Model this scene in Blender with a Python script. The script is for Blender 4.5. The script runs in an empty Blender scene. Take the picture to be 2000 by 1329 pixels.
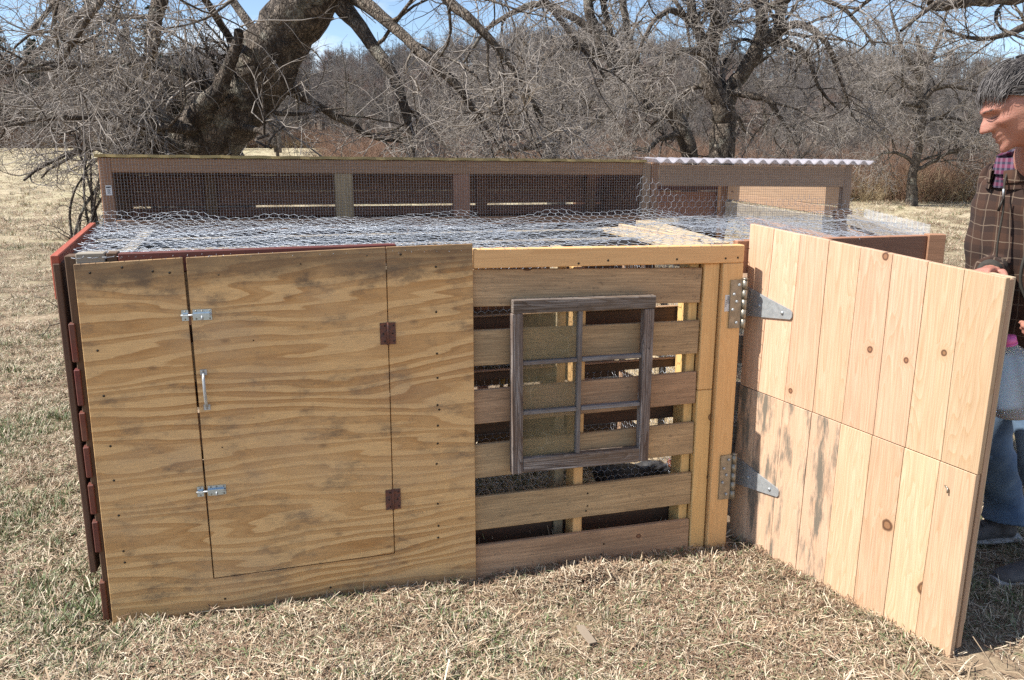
import bpy, bmesh, math, random
import numpy as np
from mathutils import Vector, Matrix, Euler, noise as mnoise

random.seed(7)
RNG = np.random.default_rng(11)
SC = bpy.context.scene
COL = SC.collection
R = math.radians

# ------------------------------------------------------------------ camera, sky, sun, exposure
CAM_H, CAM_F, CAM_P = 1.55, 1645.0, math.atan(374.5 / 1645.0)
cam_d = bpy.data.cameras.new('camera')
cam = bpy.data.objects.new('camera', cam_d); COL.objects.link(cam)
cam.location = (0, 0, CAM_H)
cam.rotation_euler = (R(90) - CAM_P, 0, 0)
cam_d.sensor_width = 36.0
cam_d.lens = 36.0 * CAM_F / 2000.0
cam_d.clip_start, cam_d.clip_end = 0.05, 4000
SC.camera = cam

SUN_AZ, SUN_EL = 13.3, 51.0           # direction in which the light travels over the ground, and the sun's height
sdir = Vector((-math.cos(R(SUN_AZ)) * math.cos(R(SUN_EL)), -math.sin(R(SUN_AZ)) * math.cos(R(SUN_EL)), math.sin(R(SUN_EL))))
sun_d = bpy.data.lights.new('sun', 'SUN'); sun_d.energy = 4.9; sun_d.angle = R(0.5); sun_d.color = (1.0, 0.945, 0.86)
sun = bpy.data.objects.new('sun', sun_d); COL.objects.link(sun)
sun.rotation_euler = sdir.to_track_quat('Z', 'Y').to_euler()

world = bpy.data.worlds.new('World'); SC.world = world; world.use_nodes = True
wt = world.node_tree; wt.nodes.clear()
w_out = wt.nodes.new('ShaderNodeOutputWorld'); w_bg = wt.nodes.new('ShaderNodeBackground')
w_sky = wt.nodes.new('ShaderNodeTexSky'); w_sky.sky_type = 'NISHITA'; w_sky.sun_disc = False
w_sky.sun_elevation = R(SUN_EL); w_sky.sun_rotation = math.atan2(sdir.x, sdir.y)
w_sky.air_density = 1.0; w_sky.dust_density = 0.0; w_sky.ozone_density = 1.0; w_sky.altitude = 2200
w_tc = wt.nodes.new('ShaderNodeTexCoord'); w_mp = wt.nodes.new('ShaderNodeMapping'); w_mp.inputs['Scale'].default_value = (1, 1, 3.2)
w_n = wt.nodes.new('ShaderNodeTexNoise'); w_n.inputs['Scale'].default_value = 2.6; w_n.inputs['Detail'].default_value = 9; w_n.inputs['Roughness'].default_value = 0.55
w_r = wt.nodes.new('ShaderNodeValToRGB'); w_r.color_ramp.elements[0].position = 0.52; w_r.color_ramp.elements[1].position = 0.64
w_m = wt.nodes.new('ShaderNodeMix'); w_m.data_type = 'RGBA'
w_m.inputs[7].default_value = (7.0, 7.2, 7.5, 1)
for a, b in ((w_tc.outputs['Generated'], w_mp.inputs[0]), (w_mp.outputs[0], w_n.inputs['Vector']), (w_n.outputs[0], w_r.inputs[0]),
             (w_r.outputs[0], w_m.inputs[0]), (w_sky.outputs[0], w_m.inputs[6]), (w_m.outputs[2], w_bg.inputs[0]), (w_bg.outputs[0], w_out.inputs[0])):
    wt.links.new(a, b)
w_bg.inputs[1].default_value = 0.10
SC.view_settings.view_transform = 'Standard'; SC.view_settings.look = 'None'
SC.view_settings.exposure = 0.86; SC.view_settings.gamma = 1.0; SC.view_settings.use_curve_mapping = False
SC.render.engine = 'CYCLES'
SC.cycles.max_bounces = 6; SC.cycles.diffuse_bounces = 3; SC.cycles.glossy_bounces = 2; SC.cycles.transmission_bounces = 6
SC.cycles.transparent_max_bounces = 12; SC.cycles.use_denoising = False
SC.cycles.caustics_reflective = False; SC.cycles.caustics_refractive = False

# ------------------------------------------------------------------ naming helpers
def tag(o, label=None, cat=None, group=None, kind=None):
    if label: o['label'] = label
    if cat: o['category'] = cat
    if group: o['group'] = group
    if kind: o['kind'] = kind
    return o
def empty(name, loc=(0, 0, 0), rz=0.0, parent=None):
    o = bpy.data.objects.new(name, None); COL.objects.link(o); o.location = loc; o.rotation_euler = (0, 0, rz)
    o.empty_display_size = 0.1
    if parent: o.parent = parent
    return o
def link(name, me, mat=None, parent=None, loc=(0, 0, 0), rot=(0, 0, 0)):
    o = bpy.data.objects.new(name, me); COL.objects.link(o); o.location = loc; o.rotation_euler = rot
    if mat is not None and len(me.materials) == 0:
        for m in (mat if isinstance(mat, (list, tuple)) else [mat]): me.materials.append(m)
    if parent: o.parent = parent
    return o
def at(px, py, Y):
    """the point at distance Y in front of the camera that the photograph shows at (px, py)"""
    d = ((px - 1000) / CAM_F, 1.0, -(py - 664.5) / CAM_F); c, s = math.cos(CAM_P), math.sin(CAM_P)
    v = (d[0], c * d[1] + s * d[2], -s * d[1] + c * d[2]); k = Y / v[1]
    return (v[0] * k, Y, CAM_H + v[2] * k)

# ------------------------------------------------------------------ node helpers
class NT:
    def __init__(s, name):
        s.m = bpy.data.materials.new(name); s.m.use_nodes = True; s.t = s.m.node_tree
        s.b = s.t.nodes['Principled BSDF']; s.out = s.t.nodes['Material Output']
    def n(s, typ, **kw):
        x = s.t.nodes.new('ShaderNode' + typ)
        for k, v in kw.items():
            if k[0] == '_': setattr(x, k[1:], v)
            else: s.put(x.inputs[k.replace('__', ' ')], v)
        return x
    def put(s, sock, v):
        if hasattr(v, 'is_linked'): s.t.links.new(v, sock)
        elif isinstance(v, (tuple, list)) and len(v) == 3 and sock.type == 'RGBA': sock.default_value = (*v, 1)
        else: sock.default_value = v
    def math(s, op, a, b=0.0, c=None, clamp=False):
        x = s.t.nodes.new('ShaderNodeMath'); x.operation = op; x.use_clamp = clamp
        s.put(x.inputs[0], a); s.put(x.inputs[1], b)
        if c is not None: s.put(x.inputs[2], c)
        return x.outputs[0]
    def mix(s, f, a, b, blend='MIX'):
        x = s.t.nodes.new('ShaderNodeMix'); x.data_type = 'RGBA'; x.blend_type = blend; x.clamp_factor = True
        s.put(x.inputs[0], f); s.put(x.inputs[6], a); s.put(x.inputs[7], b); return x.outputs[2]
    def ramp(s, f, stops, interp='LINEAR'):
        x = s.t.nodes.new('ShaderNodeValToRGB'); s.put(x.inputs[0], f); cr = x.color_ramp; cr.interpolation = interp
        while len(cr.elements) < len(stops): cr.elements.new(0.5)
        for e, (p, c) in zip(cr.elements, stops):
            e.position = p; e.color = (c, c, c, 1) if isinstance(c, (int, float)) else (*c, 1)
        return x.outputs[0]
    def objvec(s, rnd=True, gen=False):
        o = s.n('TexCoord').outputs['Object']
        if not rnd: return o
        r = s.n('ObjectInfo').outputs['Random']
        x = s.n('VectorMath', _operation='MULTIPLY_ADD'); s.put(x.inputs[0], (1, 1, 1)); 
        c = s.n('CombineXYZ', X=s.math('MULTIPLY', r, 37.0), Y=s.math('MULTIPLY', r, 91.0), Z=s.math('MULTIPLY', r, 53.0)).outputs[0]
        s.put(x.inputs[1], c); s.put(x.inputs[2], o); return x.outputs[0]
    def rand(s): return s.n('ObjectInfo').outputs['Random']
    def scl(s, v, sc, loc=(0, 0, 0)):
        x = s.n('Mapping'); s.put(x.inputs[0], v); x.inputs['Scale'].default_value = sc; x.inputs['Location'].default_value = loc; return x.outputs[0]
    def noise(s, v, scale, detail=3, rough=0.5, dist=0.0, out=0):
        x = s.n('TexNoise', Scale=scale, Detail=detail, Roughness=rough, Distortion=dist); s.put(x.inputs['Vector'], v); return x.outputs[out]
    def vor(s, v, scale, out=0, feature='F1', rnd=1.0, dims='3D'):
        x = s.n('TexVoronoi', _voronoi_dimensions=dims, _feature=feature, Scale=scale, Randomness=rnd); s.put(x.inputs['Vector'], v); return x.outputs[out]
    def sep(s, v): return s.n('SeparateXYZ', Vector=v).outputs
    def bump(s, h, strength=0.3, dist=0.005):
        x = s.n('Bump', Strength=strength, Distance=dist); s.put(x.inputs['Height'], h); s.t.links.new(x.outputs[0], s.b.inputs['Normal'])
    def fin(s, col, rough=0.7, **kw):
        s.put(s.b.inputs['Base Color'], col); s.put(s.b.inputs['Roughness'], rough)
        for k, v in kw.items(): s.put(s.b.inputs[k.replace('__', ' ')], v)
        return s.m

def wood(name, light, dark, knots=0.0, mould=0.0, weather=0.0, fibre=0.35, ring=0.5, bump=0.25, rough=0.72, tint=0.16, mouldcol=(0.10, 0.095, 0.085)):
    """sawn timber, the grain along the object's X axis"""
    g = NT(name); v = g.objvec()
    low = g.noise(g.scl(v, (0.55, 3.2, 7.0)), 1.6, 2, 0.5, 0.3)
    vx = g.sep(v); kv = g.n('CombineXYZ', X=g.math('MULTIPLY', vx[0], 4.0), Y=g.math('MULTIPLY', vx[2], 4.6)).outputs[0]
    d = g.vor(kv, 1.0, 0, dims='2D'); kc = g.vor(kv, 1.0, 1, dims='2D')
    kr = g.sep(kc)[0]
    has = g.math('GREATER_THAN', kr, 1.0 - knots)
    wob = g.noise(g.scl(v, (20, 20, 20)), 1.5, 2)
    d = g.math('DIVIDE', d, g.math('ADD', 0.45, g.math('MULTIPLY', g.sep(kc)[1], 0.75)))
    dd = g.math('ADD', d, g.math('MULTIPLY', wob, 0.07))
    near = g.math('MULTIPLY', g.ramp(dd, [(0.0, 1.0), (0.30, 0.0)]), has)
    rv = g.math('MULTIPLY', g.math('ADD', low, g.math('MULTIPLY', near, 0.10)), 22.0)
    fr = g.math('FRACT', rv)
    rings = g.ramp(fr, [(0.0, 0.0), (0.72, 0.55), (0.93, 1.0), (1.0, 0.0)])
    fib = g.noise(g.scl(v, (6, 160, 240)), 1.0, 4, 0.65)
    fib2 = g.noise(g.scl(v, (1.2, 30, 38)), 1.0, 3, 0.6)
    f = g.math('ADD', g.math('MULTIPLY', rings, ring), g.math('MULTIPLY', g.math('SUBTRACT', fib2, 0.45), fibre * 2.2), clamp=True)
    col = g.mix(f, light, dark)
    col = g.mix(g.math('MULTIPLY', g.ramp(fib, [(0.38, 1.0), (0.62, 0.0)]), fibre), col, tuple(c * 0.55 for c in dark))
    if weather:
        wn = g.noise(g.scl(v, (2.0, 9, 9)), 1.4, 5, 0.6)
        col = g.mix(g.math('MULTIPLY', g.ramp(wn, [(0.36, 0.0), (0.66, 1.0)]), weather), col, (0.135, 0.09, 0.058))
        sp = g.noise(g.scl(v, (34, 90, 90)), 1.0, 3, 0.7)
        col = g.mix(g.math('MULTIPLY', g.ramp(sp, [(0.60, 0.0), (0.70, 1.0)]), weather), col, (0.05, 0.04, 0.035))
    if knots:
        kd = g.math('MULTIPLY', g.ramp(dd, [(0.0, 1.0), (0.085, 1.0), (0.10, 0.0)]), has)
        kring = g.ramp(g.math('FRACT', g.math('MULTIPLY', dd, 60.0)), [(0.0, (0.30, 0.15, 0.07)), (1.0, (0.20, 0.09, 0.04))])
        rim = g.math('MULTIPLY', g.ramp(dd, [(0.07, 0.0), (0.088, 1.0), (0.105, 1.0), (0.125, 0.0)]), has)
        halo = g.math('MULTIPLY', g.ramp(dd, [(0.08, 0.6), (0.26, 0.0)]), has)
        col = g.mix(halo, col, dark); col = g.mix(g.math('MULTIPLY', kd, 0.85), col, kring); col = g.mix(g.math('MULTIPLY', rim, 0.9), col, (0.09, 0.04, 0.02))
    if mould:
        mn = g.noise(g.scl(v, (2.3, 12, 12)), 1.5, 6, 0.7)
        col = g.mix(g.math('MULTIPLY', g.ramp(mn, [(0.48, 0.0), (0.59, 0.85)]), min(1, mould)), col, mouldcol)
    rn = g.rand()
    h = g.n('HueSaturation', Hue=g.math('ADD', 0.5, g.math('MULTIPLY', g.math('SUBTRACT', g.math('FRACT', g.math('MULTIPLY', rn, 17.3)), 0.5), 0.02)),
            Saturation=1.0, Value=g.math('ADD', 1.0 - tint / 2, g.math('MULTIPLY', g.math('FRACT', g.math('MULTIPLY', rn, 7.7)), tint)), Color=col)
    g.bump(g.math('ADD', g.math('MULTIPLY', fib2, 0.6), g.math('MULTIPLY', fib, 0.4)), bump, 0.003)
    return g.fin(h.outputs[0], rough)

def simple(name, col, rough=0.6, metal=0.0, var=0.2, scale=20.0, bump=0.0, dark=None):
    g = NT(name); v = g.objvec()
    n = g.noise(v, scale, 4, 0.6)
    c = g.mix(g.ramp(n, [(0.35, 0.0), (0.7, 1.0)]), col, dark or tuple(x * (1 - var) for x in col))
    if bump: g.bump(n, bump, 0.003)
    return g.fin(c, rough, Metallic=metal)

def plywood_mat():
    g = NT('weathered_plywood'); v = g.objvec(rnd=False); s = g.sep(v)
    nv = g.scl(v, (0.36, 1.0, 3.0))
    low = g.noise(nv, 1.35, 3, 0.52, 0.25)
    det = g.noise(g.scl(v, (5, 1, 30)), 1.0, 4, 0.6)
    t = g.math('ADD', g.math('MULTIPLY', low, 13.0), g.math('MULTIPLY', s[2], 24.0))
    t = g.math('ADD', t, g.math('MULTIPLY', det, 0.55))
    fr = g.math('FRACT', t)
    band = g.ramp(fr, [(0.0, 0.0), (0.36, 0.06), (0.50, 0.85), (0.66, 0.65), (0.86, 1.0), (0.93, 1.0), (0.97, 0.0)])
    amt = g.ramp(g.noise(g.scl(v, (1.3, 1, 2.0)), 1.7, 2), [(0.3, 0.34), (0.64, 0.88)])
    light = g.mix(g.noise(g.scl(v, (2, 1, 5)), 1.3, 3), (0.86, 0.57, 0.27), (0.76, 0.47, 0.20))
    brown = g.mix(g.noise(g.scl(v, (1.4, 1, 3)), 2.1, 3), (0.41, 0.190, 0.052), (0.52, 0.26, 0.080))
    col = g.mix(g.math('MULTIPLY', band, amt), light, brown)
    fib = g.noise(g.scl(v, (14, 1, 330)), 1.0, 4, 0.65)
    col = g.mix(g.math('MULTIPLY', g.ramp(fib, [(0.35, 1.0), (0.62, 0.0)]), 0.30), col, (0.20, 0.12, 0.065))
    # weathering: greyed and blackened patches, darker along the top edge where rain runs in
    st = g.noise(g.scl(v, (2.1, 1, 3.6), (4, 0, 2)), 2.2, 7, 0.72)
    st2 = g.noise(g.scl(v, (9, 1, 26)), 1.0, 5, 0.7)
    stm = g.math('MULTIPLY', g.ramp(st, [(0.50, 0.0), (0.61, 1.0)]), g.ramp(st2, [(0.38, 0.0), (0.6, 1.0)]))
    col = g.mix(g.math('MULTIPLY', stm, 0.6), col, (0.10, 0.075, 0.058))
    gr = g.noise(g.scl(v, (1.0, 1, 1.4), (9, 0, 1)), 2.6, 4, 0.6)
    col = g.mix(g.math('MULTIPLY', g.ramp(gr, [(0.48, 0.0), (0.70, 1.0)]), 0.30), col, (0.33, 0.265, 0.21))
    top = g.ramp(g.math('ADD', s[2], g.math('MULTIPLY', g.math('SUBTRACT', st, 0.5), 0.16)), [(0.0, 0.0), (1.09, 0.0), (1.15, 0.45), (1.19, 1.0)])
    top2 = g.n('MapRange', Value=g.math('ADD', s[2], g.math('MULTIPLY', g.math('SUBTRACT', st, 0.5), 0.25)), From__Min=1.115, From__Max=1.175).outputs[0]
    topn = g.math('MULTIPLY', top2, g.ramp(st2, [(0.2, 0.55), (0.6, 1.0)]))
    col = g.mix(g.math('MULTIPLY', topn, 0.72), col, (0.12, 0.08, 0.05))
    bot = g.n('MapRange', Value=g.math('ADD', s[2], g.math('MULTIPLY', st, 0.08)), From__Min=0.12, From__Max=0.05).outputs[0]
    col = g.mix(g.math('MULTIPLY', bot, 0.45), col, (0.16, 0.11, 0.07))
    kd = g.vor(g.n('CombineXYZ', X=g.math('MULTIPLY', s[0], 2.2), Y=g.math('MULTIPLY', s[2], 4.4)).outputs[0], 1.0, 0, dims='2D')
    col = g.mix(g.ramp(kd, [(0.01, 0.5), (0.045, 0.0)]), col, (0.13, 0.07, 0.04))
    g.bump(g.math('ADD', fib, g.math('MULTIPLY', band, 0.4)), 0.22, 0.002)
    return g.fin(col, 0.68)

MT = {}
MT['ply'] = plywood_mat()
MT['pine'] = wood('pale_new_pine', (0.63, 0.445, 0.30), (0.50, 0.30, 0.165), knots=0.33, ring=0.60, fibre=0.34, bump=0.14, rough=0.6, tint=0.40)
MT['pine_mould'] = wood('mould_streaked_pine', (0.63, 0.46, 0.31), (0.50, 0.32, 0.18), knots=0.22, mould=1.0, ring=0.5, fibre=0.2, bump=0.15, rough=0.6, tint=0.1, mouldcol=(0.12, 0.12, 0.10))
MT['stud'] = wood('yellow_stud_timber', (0.78, 0.49, 0.22), (0.62, 0.345, 0.13), knots=0.22, ring=0.45, fibre=0.2, bump=0.15, rough=0.6, tint=0.12)
MT['slat'] = wood('weathered_pallet_wood', (0.62, 0.425, 0.25), (0.45, 0.285, 0.16), knots=0.08, weather=0.42, ring=0.35, fibre=0.6, bump=0.4, rough=0.8, tint=0.22)
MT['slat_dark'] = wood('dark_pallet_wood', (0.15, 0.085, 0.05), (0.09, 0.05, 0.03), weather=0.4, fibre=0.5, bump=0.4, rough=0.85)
MT['slat_light'] = wood('pale_divider_wood', (0.56, 0.45, 0.30), (0.46, 0.34, 0.20), weather=0.12, fibre=0.4, bump=0.3, rough=0.8)
MT['grey'] = wood('silver_grey_timber', (0.40, 0.36, 0.30), (0.27, 0.24, 0.20), weather=0.3, fibre=0.5, bump=0.4, rough=0.85)
MT['cedar'] = wood('red_brown_timber', (0.42, 0.225, 0.13), (0.30, 0.145, 0.08), knots=0.15, weather=0.15, fibre=0.3, bump=0.25, rough=0.7)
MT['fir'] = wood('fir_framing_timber', (0.46, 0.30, 0.20), (0.36, 0.215, 0.135), knots=0.15, weather=0.12, fibre=0.3, bump=0.25, rough=0.7)
MT['cavity'] = wood('red_brown_cavity_wood', (0.62, 0.35, 0.22), (0.45, 0.23, 0.14), weather=0.3, fibre=0.4, bump=0.3, rough=0.8)
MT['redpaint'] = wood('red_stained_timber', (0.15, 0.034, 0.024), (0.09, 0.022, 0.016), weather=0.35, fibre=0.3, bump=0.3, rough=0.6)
MT['redlit'] = wood('sunlit_red_stained_board', (0.44, 0.125, 0.06), (0.34, 0.08, 0.04), weather=0.1, fibre=0.3, bump=0.3, rough=0.6)  # sunlit version of the red stain, the sun's brightness put into its colour
MT['sash'] = wood('peeling_grey_sash_wood', (0.40, 0.38, 0.37), (0.08, 0.045, 0.03), weather=0.75, ring=0.7, fibre=0.9, bump=0.8, rough=0.8, tint=0.25)
MT['paint'] = wood('chalky_old_white_paint', (0.30, 0.30, 0.31), (0.16, 0.13, 0.12), weather=0.5, fibre=0.6, bump=0.7, rough=0.8)
MT['galv'] = simple('galvanised_steel', (0.50, 0.53, 0.55), 0.52, 0.55, 0.25, 60)
MT['galvdark'] = simple('tarnished_steel', (0.36, 0.33, 0.27), 0.45, 0.75, 0.35, 50)
MT['zincblue'] = simple('zinc_plate', (0.50, 0.62, 0.72), 0.30, 0.8, 0.15, 60)
MT['rust'] = simple('rusted_steel', (0.20, 0.075, 0.045), 0.8, 0.2, 0.55, 90, 0.4, (0.09, 0.06, 0.055))
MT['wire'] = simple('bright_galvanised_wire', (0.52, 0.56, 0.62), 0.48, 0.55, 0.1, 20)
MT['cloth'] = simple('dull_galvanised_mesh', (0.42, 0.41, 0.42), 0.45, 0.7, 0.1, 20)
MT['screw'] = simple('black_screw', (0.03, 0.025, 0.02), 0.5, 0.5, 0.2)
MT['sticker'] = simple('white_paper_sticker', (0.75, 0.75, 0.74), 0.6)
MT['ink'] = simple('black_ink', (0.03, 0.03, 0.04), 0.6)

# ------------------------------------------------------------------ mesh helpers
_box_cache = {}
def box_mesh(x, y, z, bev=0.0025):
    k = (round(x, 4), round(y, 4), round(z, 4), bev)
    if k in _box_cache: return _box_cache[k].copy() if False else _box_cache[k]
    bm = bmesh.new(); bmesh.ops.create_cube(bm, size=1)
    for q in bm.verts: q.co = Vector((q.co.x * x, q.co.y * y, q.co.z * z))
    if bev: bmesh.ops.bevel(bm, geom=list(bm.edges), offset=min(bev, x * .3, y * .3, z * .3), segments=1, affect='EDGES', profile=0.6)
    me = bpy.data.meshes.new('box'); bm.to_mesh(me); bm.free(); _box_cache[k] = me; return me
def board(name, parent, p0, p1, width, thick, mat, up=(0, 0, 1), bev=0.0025, over=0.0, warp=0.0):
    """a straight board from p0 to p1 (its centre line); 'up' is the direction its width runs in"""
    p0, p1 = Vector(p0), Vector(p1); d = (p1 - p0); L = d.length; x = d.normalized()
    z = Vector(up); z = (z - x * z.dot(x)).normalized(); y = z.cross(x)
    me = box_mesh(L + over, thick, width, bev)
    key = mat.name
    if len(me.materials) and me.materials[0] is not mat:
        me = me.copy(); me.materials.clear(); me.materials.append(mat)
        _box_cache[(round(L + over, 4), round(thick, 4), round(width, 4), bev, key)] = me
    o = link(name, me, mat, parent, (p0 + p1) / 2)
    o.rotation_euler = Matrix((x, y, z)).transposed().to_euler()
    return o
def bm_box(bm, c, s, rot=None, mi=0, bev=0):
    r = bmesh.ops.create_cube(bm, size=1)['verts']
    M = Matrix.Translation(Vector(c)) @ (rot.to_matrix().to_4x4() if rot is not None else Matrix.Identity(4)) @ Matrix.Diagonal((*s, 1))
    bmesh.ops.transform(bm, matrix=M, verts=r)
    for f in set(f for q in r for f in q.link_faces): f.material_index = mi
    return r
def bm_cyl(bm, p0, p1, r0, r1=None, seg=12, mi=0, cap=True):
    p0, p1 = Vector(p0), Vector(p1); r1 = r0 if r1 is None else r1; d = p1 - p0
    q = bmesh.ops.create_cone(bm, cap_ends=cap, segments=seg, radius1=r0, radius2=r1, depth=d.length)['verts']
    M = Matrix.Translation((p0 + p1) / 2) @ d.to_track_quat('Z', 'Y').to_matrix().to_4x4()
    bmesh.ops.transform(bm, matrix=M, verts=q)
    for f in set(f for v in q for f in v.link_faces): f.material_index = mi; f.smooth = True
    return q
def bm_done(name, bm, mats, parent=None, loc=(0, 0, 0), rot=(0, 0, 0)):
    me = bpy.data.meshes.new(name); bm.to_mesh(me); bm.free()
    return link(name, me, mats, parent, loc, rot)
def np_mesh(name, V, F, smooth=True, matidx=None):
    """V (n,3), F (m,3 or 4)"""
    me = bpy.data.meshes.new(name); k = F.shape[1]
    me.vertices.add(len(V)); me.vertices.foreach_set('co', np.ascontiguousarray(V, dtype=np.float32).ravel())
    me.loops.add(F.size); me.loops.foreach_set('vertex_index', np.ascontiguousarray(F, dtype=np.int32).ravel())
    me.polygons.add(len(F)); me.polygons.foreach_set('loop_start', np.arange(0, F.size, k, dtype=np.int32))
    me.polygons.foreach_set('loop_total', np.full(len(F), k, dtype=np.int32))
    if smooth: me.polygons.foreach_set('use_smooth', np.ones(len(F), dtype=bool))
    if matidx is not None: me.polygons.foreach_set('material_index', matidx.astype(np.int32))
    me.update(calc_edges=True); me.validate(); return me
def nrm(a): return a / np.maximum(np.linalg.norm(a, axis=-1, keepdims=True), 1e-9)
def tubes(P, Rr, sides=3, rough=0.0):
    """P (N,S,3) centre lines, Rr (N,S) radii -> verts, quads"""
    N, S, _ = P.shape
    T = np.empty_like(P); T[:, 1:-1] = P[:, 2:] - P[:, :-2]; T[:, 0] = P[:, 1] - P[:, 0]; T[:, -1] = P[:, -1] - P[:, -2]; T = nrm(T)
    D = nrm(P[:, -1] - P[:, 0]); ref = np.where(np.abs(D[:, 2:3]) < 0.8, np.array([[0, 0, 1.0]]), np.array([[1.0, 0, 0]]))[:, None, :]
    A = nrm(np.cross(T, np.broadcast_to(ref, T.shape))); B = np.cross(T, A)
    th = np.arange(sides) * 2 * np.pi / sides
    rr = Rr[:, :, None, None]
    if rough: rr = rr * (1 + rough * RNG.normal(size=(N, S, sides, 1)))
    V = P[:, :, None, :] + rr * (A[:, :, None, :] * np.cos(th)[None, None, :, None] + B[:, :, None, :] * np.sin(th)[None, None, :, None])
    idx = np.arange(N * S * sides).reshape(N, S, sides); nx = np.roll(idx, -1, axis=2)
    F = np.stack([idx[:, :-1], nx[:, :-1], nx[:, 1:], idx[:, 1:]], -1).reshape(-1, 4)
    return V.reshape(-1, 3), F
def merge(parts):
    Vs, Fs, o = [], [], 0
    for V, F in parts:
        Vs.append(V); Fs.append(F + o); o += len(V)
    return np.concatenate(Vs), np.concatenate(Fs)
def catmull(pts, S):
    p = np.array(pts, float); p = np.vstack([2 * p[0] - p[1], p, 2 * p[-1] - p[-2]]); n = len(pts) - 1; t = np.linspace(0, n - 1e-6, S); i = t.astype(int); f = (t - i)[:, None]
    a, b, c, d = p[i], p[i + 1], p[i + 2], p[i + 3]; return 0.5 * (2 * b + (c - a) * f + (2 * a - 5 * b + 4 * c - d) * f ** 2 + (3 * b - a - 3 * c + d) * f ** 3)
def segs_mesh(name, A, B, r, sides=3):
    P = np.stack([A, B], 1); Rr = np.full((len(A), 2), r); V, F = tubes(P, Rr, sides); return np_mesh(name, V, F)
def hexnet(nx, ny, p, fn, r, name='net'):
    """chicken wire: hexagons of pitch p, long way across; fn maps (x,y) arrays to (n,3)"""
    w = p; h = p * 0.60; A, B = [], []
    for j in range(ny):
        yo = j * h * 1.5; xo = (j % 2) * w / 2
        x = xo + np.arange(nx) * w
        l = np.stack([x, np.full(nx, yo)], -1); t = np.stack([x + w / 2, np.full(nx, yo + h / 2)], -1)
        rgt = np.stack([x + w, np.full(nx, yo)], -1); dn = np.stack([x, np.full(nx, yo - h)], -1)
        A += [l, t, l]; B += [t, rgt, dn]
    A = np.concatenate(A); B = np.concatenate(B)
    PA, keepA = fn(A[:, 0], A[:, 1]); PB, keepB = fn(B[:, 0], B[:, 1]); k = keepA & keepB
    return segs_mesh(name, PA[k], PB[k], r)
def wav(x, y, s=1.0, seed=0.0):
    return (np.sin(x * 3.1 * s + seed) * np.cos(y * 4.3 * s + seed * 2) + 0.5 * np.sin(x * 8.7 * s + y * 5.0 * s + seed * 3) + 0.35 * np.sin(x * 17.0 * s - y * 13.0 * s + seed))
# ------------------------------------------------------------------ the coop: x along the front, y to the back, z up, from the near left corner
COOP_O = (-1.311, 2.500, 0.0); COOP_A = R(15.294)
coop = empty('chicken_coop', COOP_O, COOP_A)
tag(coop, 'long low chicken run with a plywood front, netting roof and open pine gate', 'chicken coop')

# plywood sheet: left strip, bottom strip and right strip are one sheet with the door cut out of it
def ply_sheet(name, pts, y0, th, parent):
    bm = bmesh.new(); vs = [bm.verts.new((x, y0, z)) for x, z in pts]; f = bm.faces.new(vs)
    r = bmesh.ops.extrude_face_region(bm, geom=[f]); bmesh.ops.translate(bm, vec=(0, th, 0), verts=[q for q in r['geom'] if isinstance(q, bmesh.types.BMVert)])
    bmesh.ops.recalc_face_normals(bm, faces=bm.faces)
    bmesh.ops.bevel(bm, geom=list(bm.edges), offset=0.0012, segments=1, affect='EDGES')
    return bm_done(name, bm, MT['ply'], parent)
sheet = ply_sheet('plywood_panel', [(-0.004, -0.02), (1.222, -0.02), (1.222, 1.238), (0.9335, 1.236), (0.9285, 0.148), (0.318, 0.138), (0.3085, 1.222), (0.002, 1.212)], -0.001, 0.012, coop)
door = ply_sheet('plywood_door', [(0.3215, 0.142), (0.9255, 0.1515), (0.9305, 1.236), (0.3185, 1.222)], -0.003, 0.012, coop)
def screws(name, pts, parent, r=0.0042, y=-0.0022, mat='screw'):
    bm = bmesh.new()
    for x, z in pts: bm_cyl(bm, (x, y + 0.0015, z), (x, y - 0.0005, z), r, r * 0.8, 8)
    o = bm_done(name, bm, MT[mat], parent); tag(o, kind='stuff'); return o
screws('screw_heads', [(0.045, 1.185), (0.135, 1.198), (0.22, 1.183), (0.268, 1.177), (0.042, 0.945), (0.045, 0.80), (0.048, 0.635), (0.047, 0.52), (0.05, 0.40), (0.052, 0.275), (0.052, 0.235),
                       (1.096, 1.165), (1.094, 1.012), (1.094, 0.868), (1.094, 0.782), (1.092, 0.685), (1.098, 0.668), (1.092, 0.61), (1.09, 0.545), (1.085, 0.47), (1.086, 0.32), (1.085, 0.19), (1.087, 0.235), (0.98, 1.21), (0.70, 0.05), (0.35, 0.06)], sheet)
screws('screw_heads', [(0.41, 1.165), (0.66, 1.19), (0.87, 1.21), (0.50, 0.95), (0.38, 0.60)], door, 0.0025, -0.0042)
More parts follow.
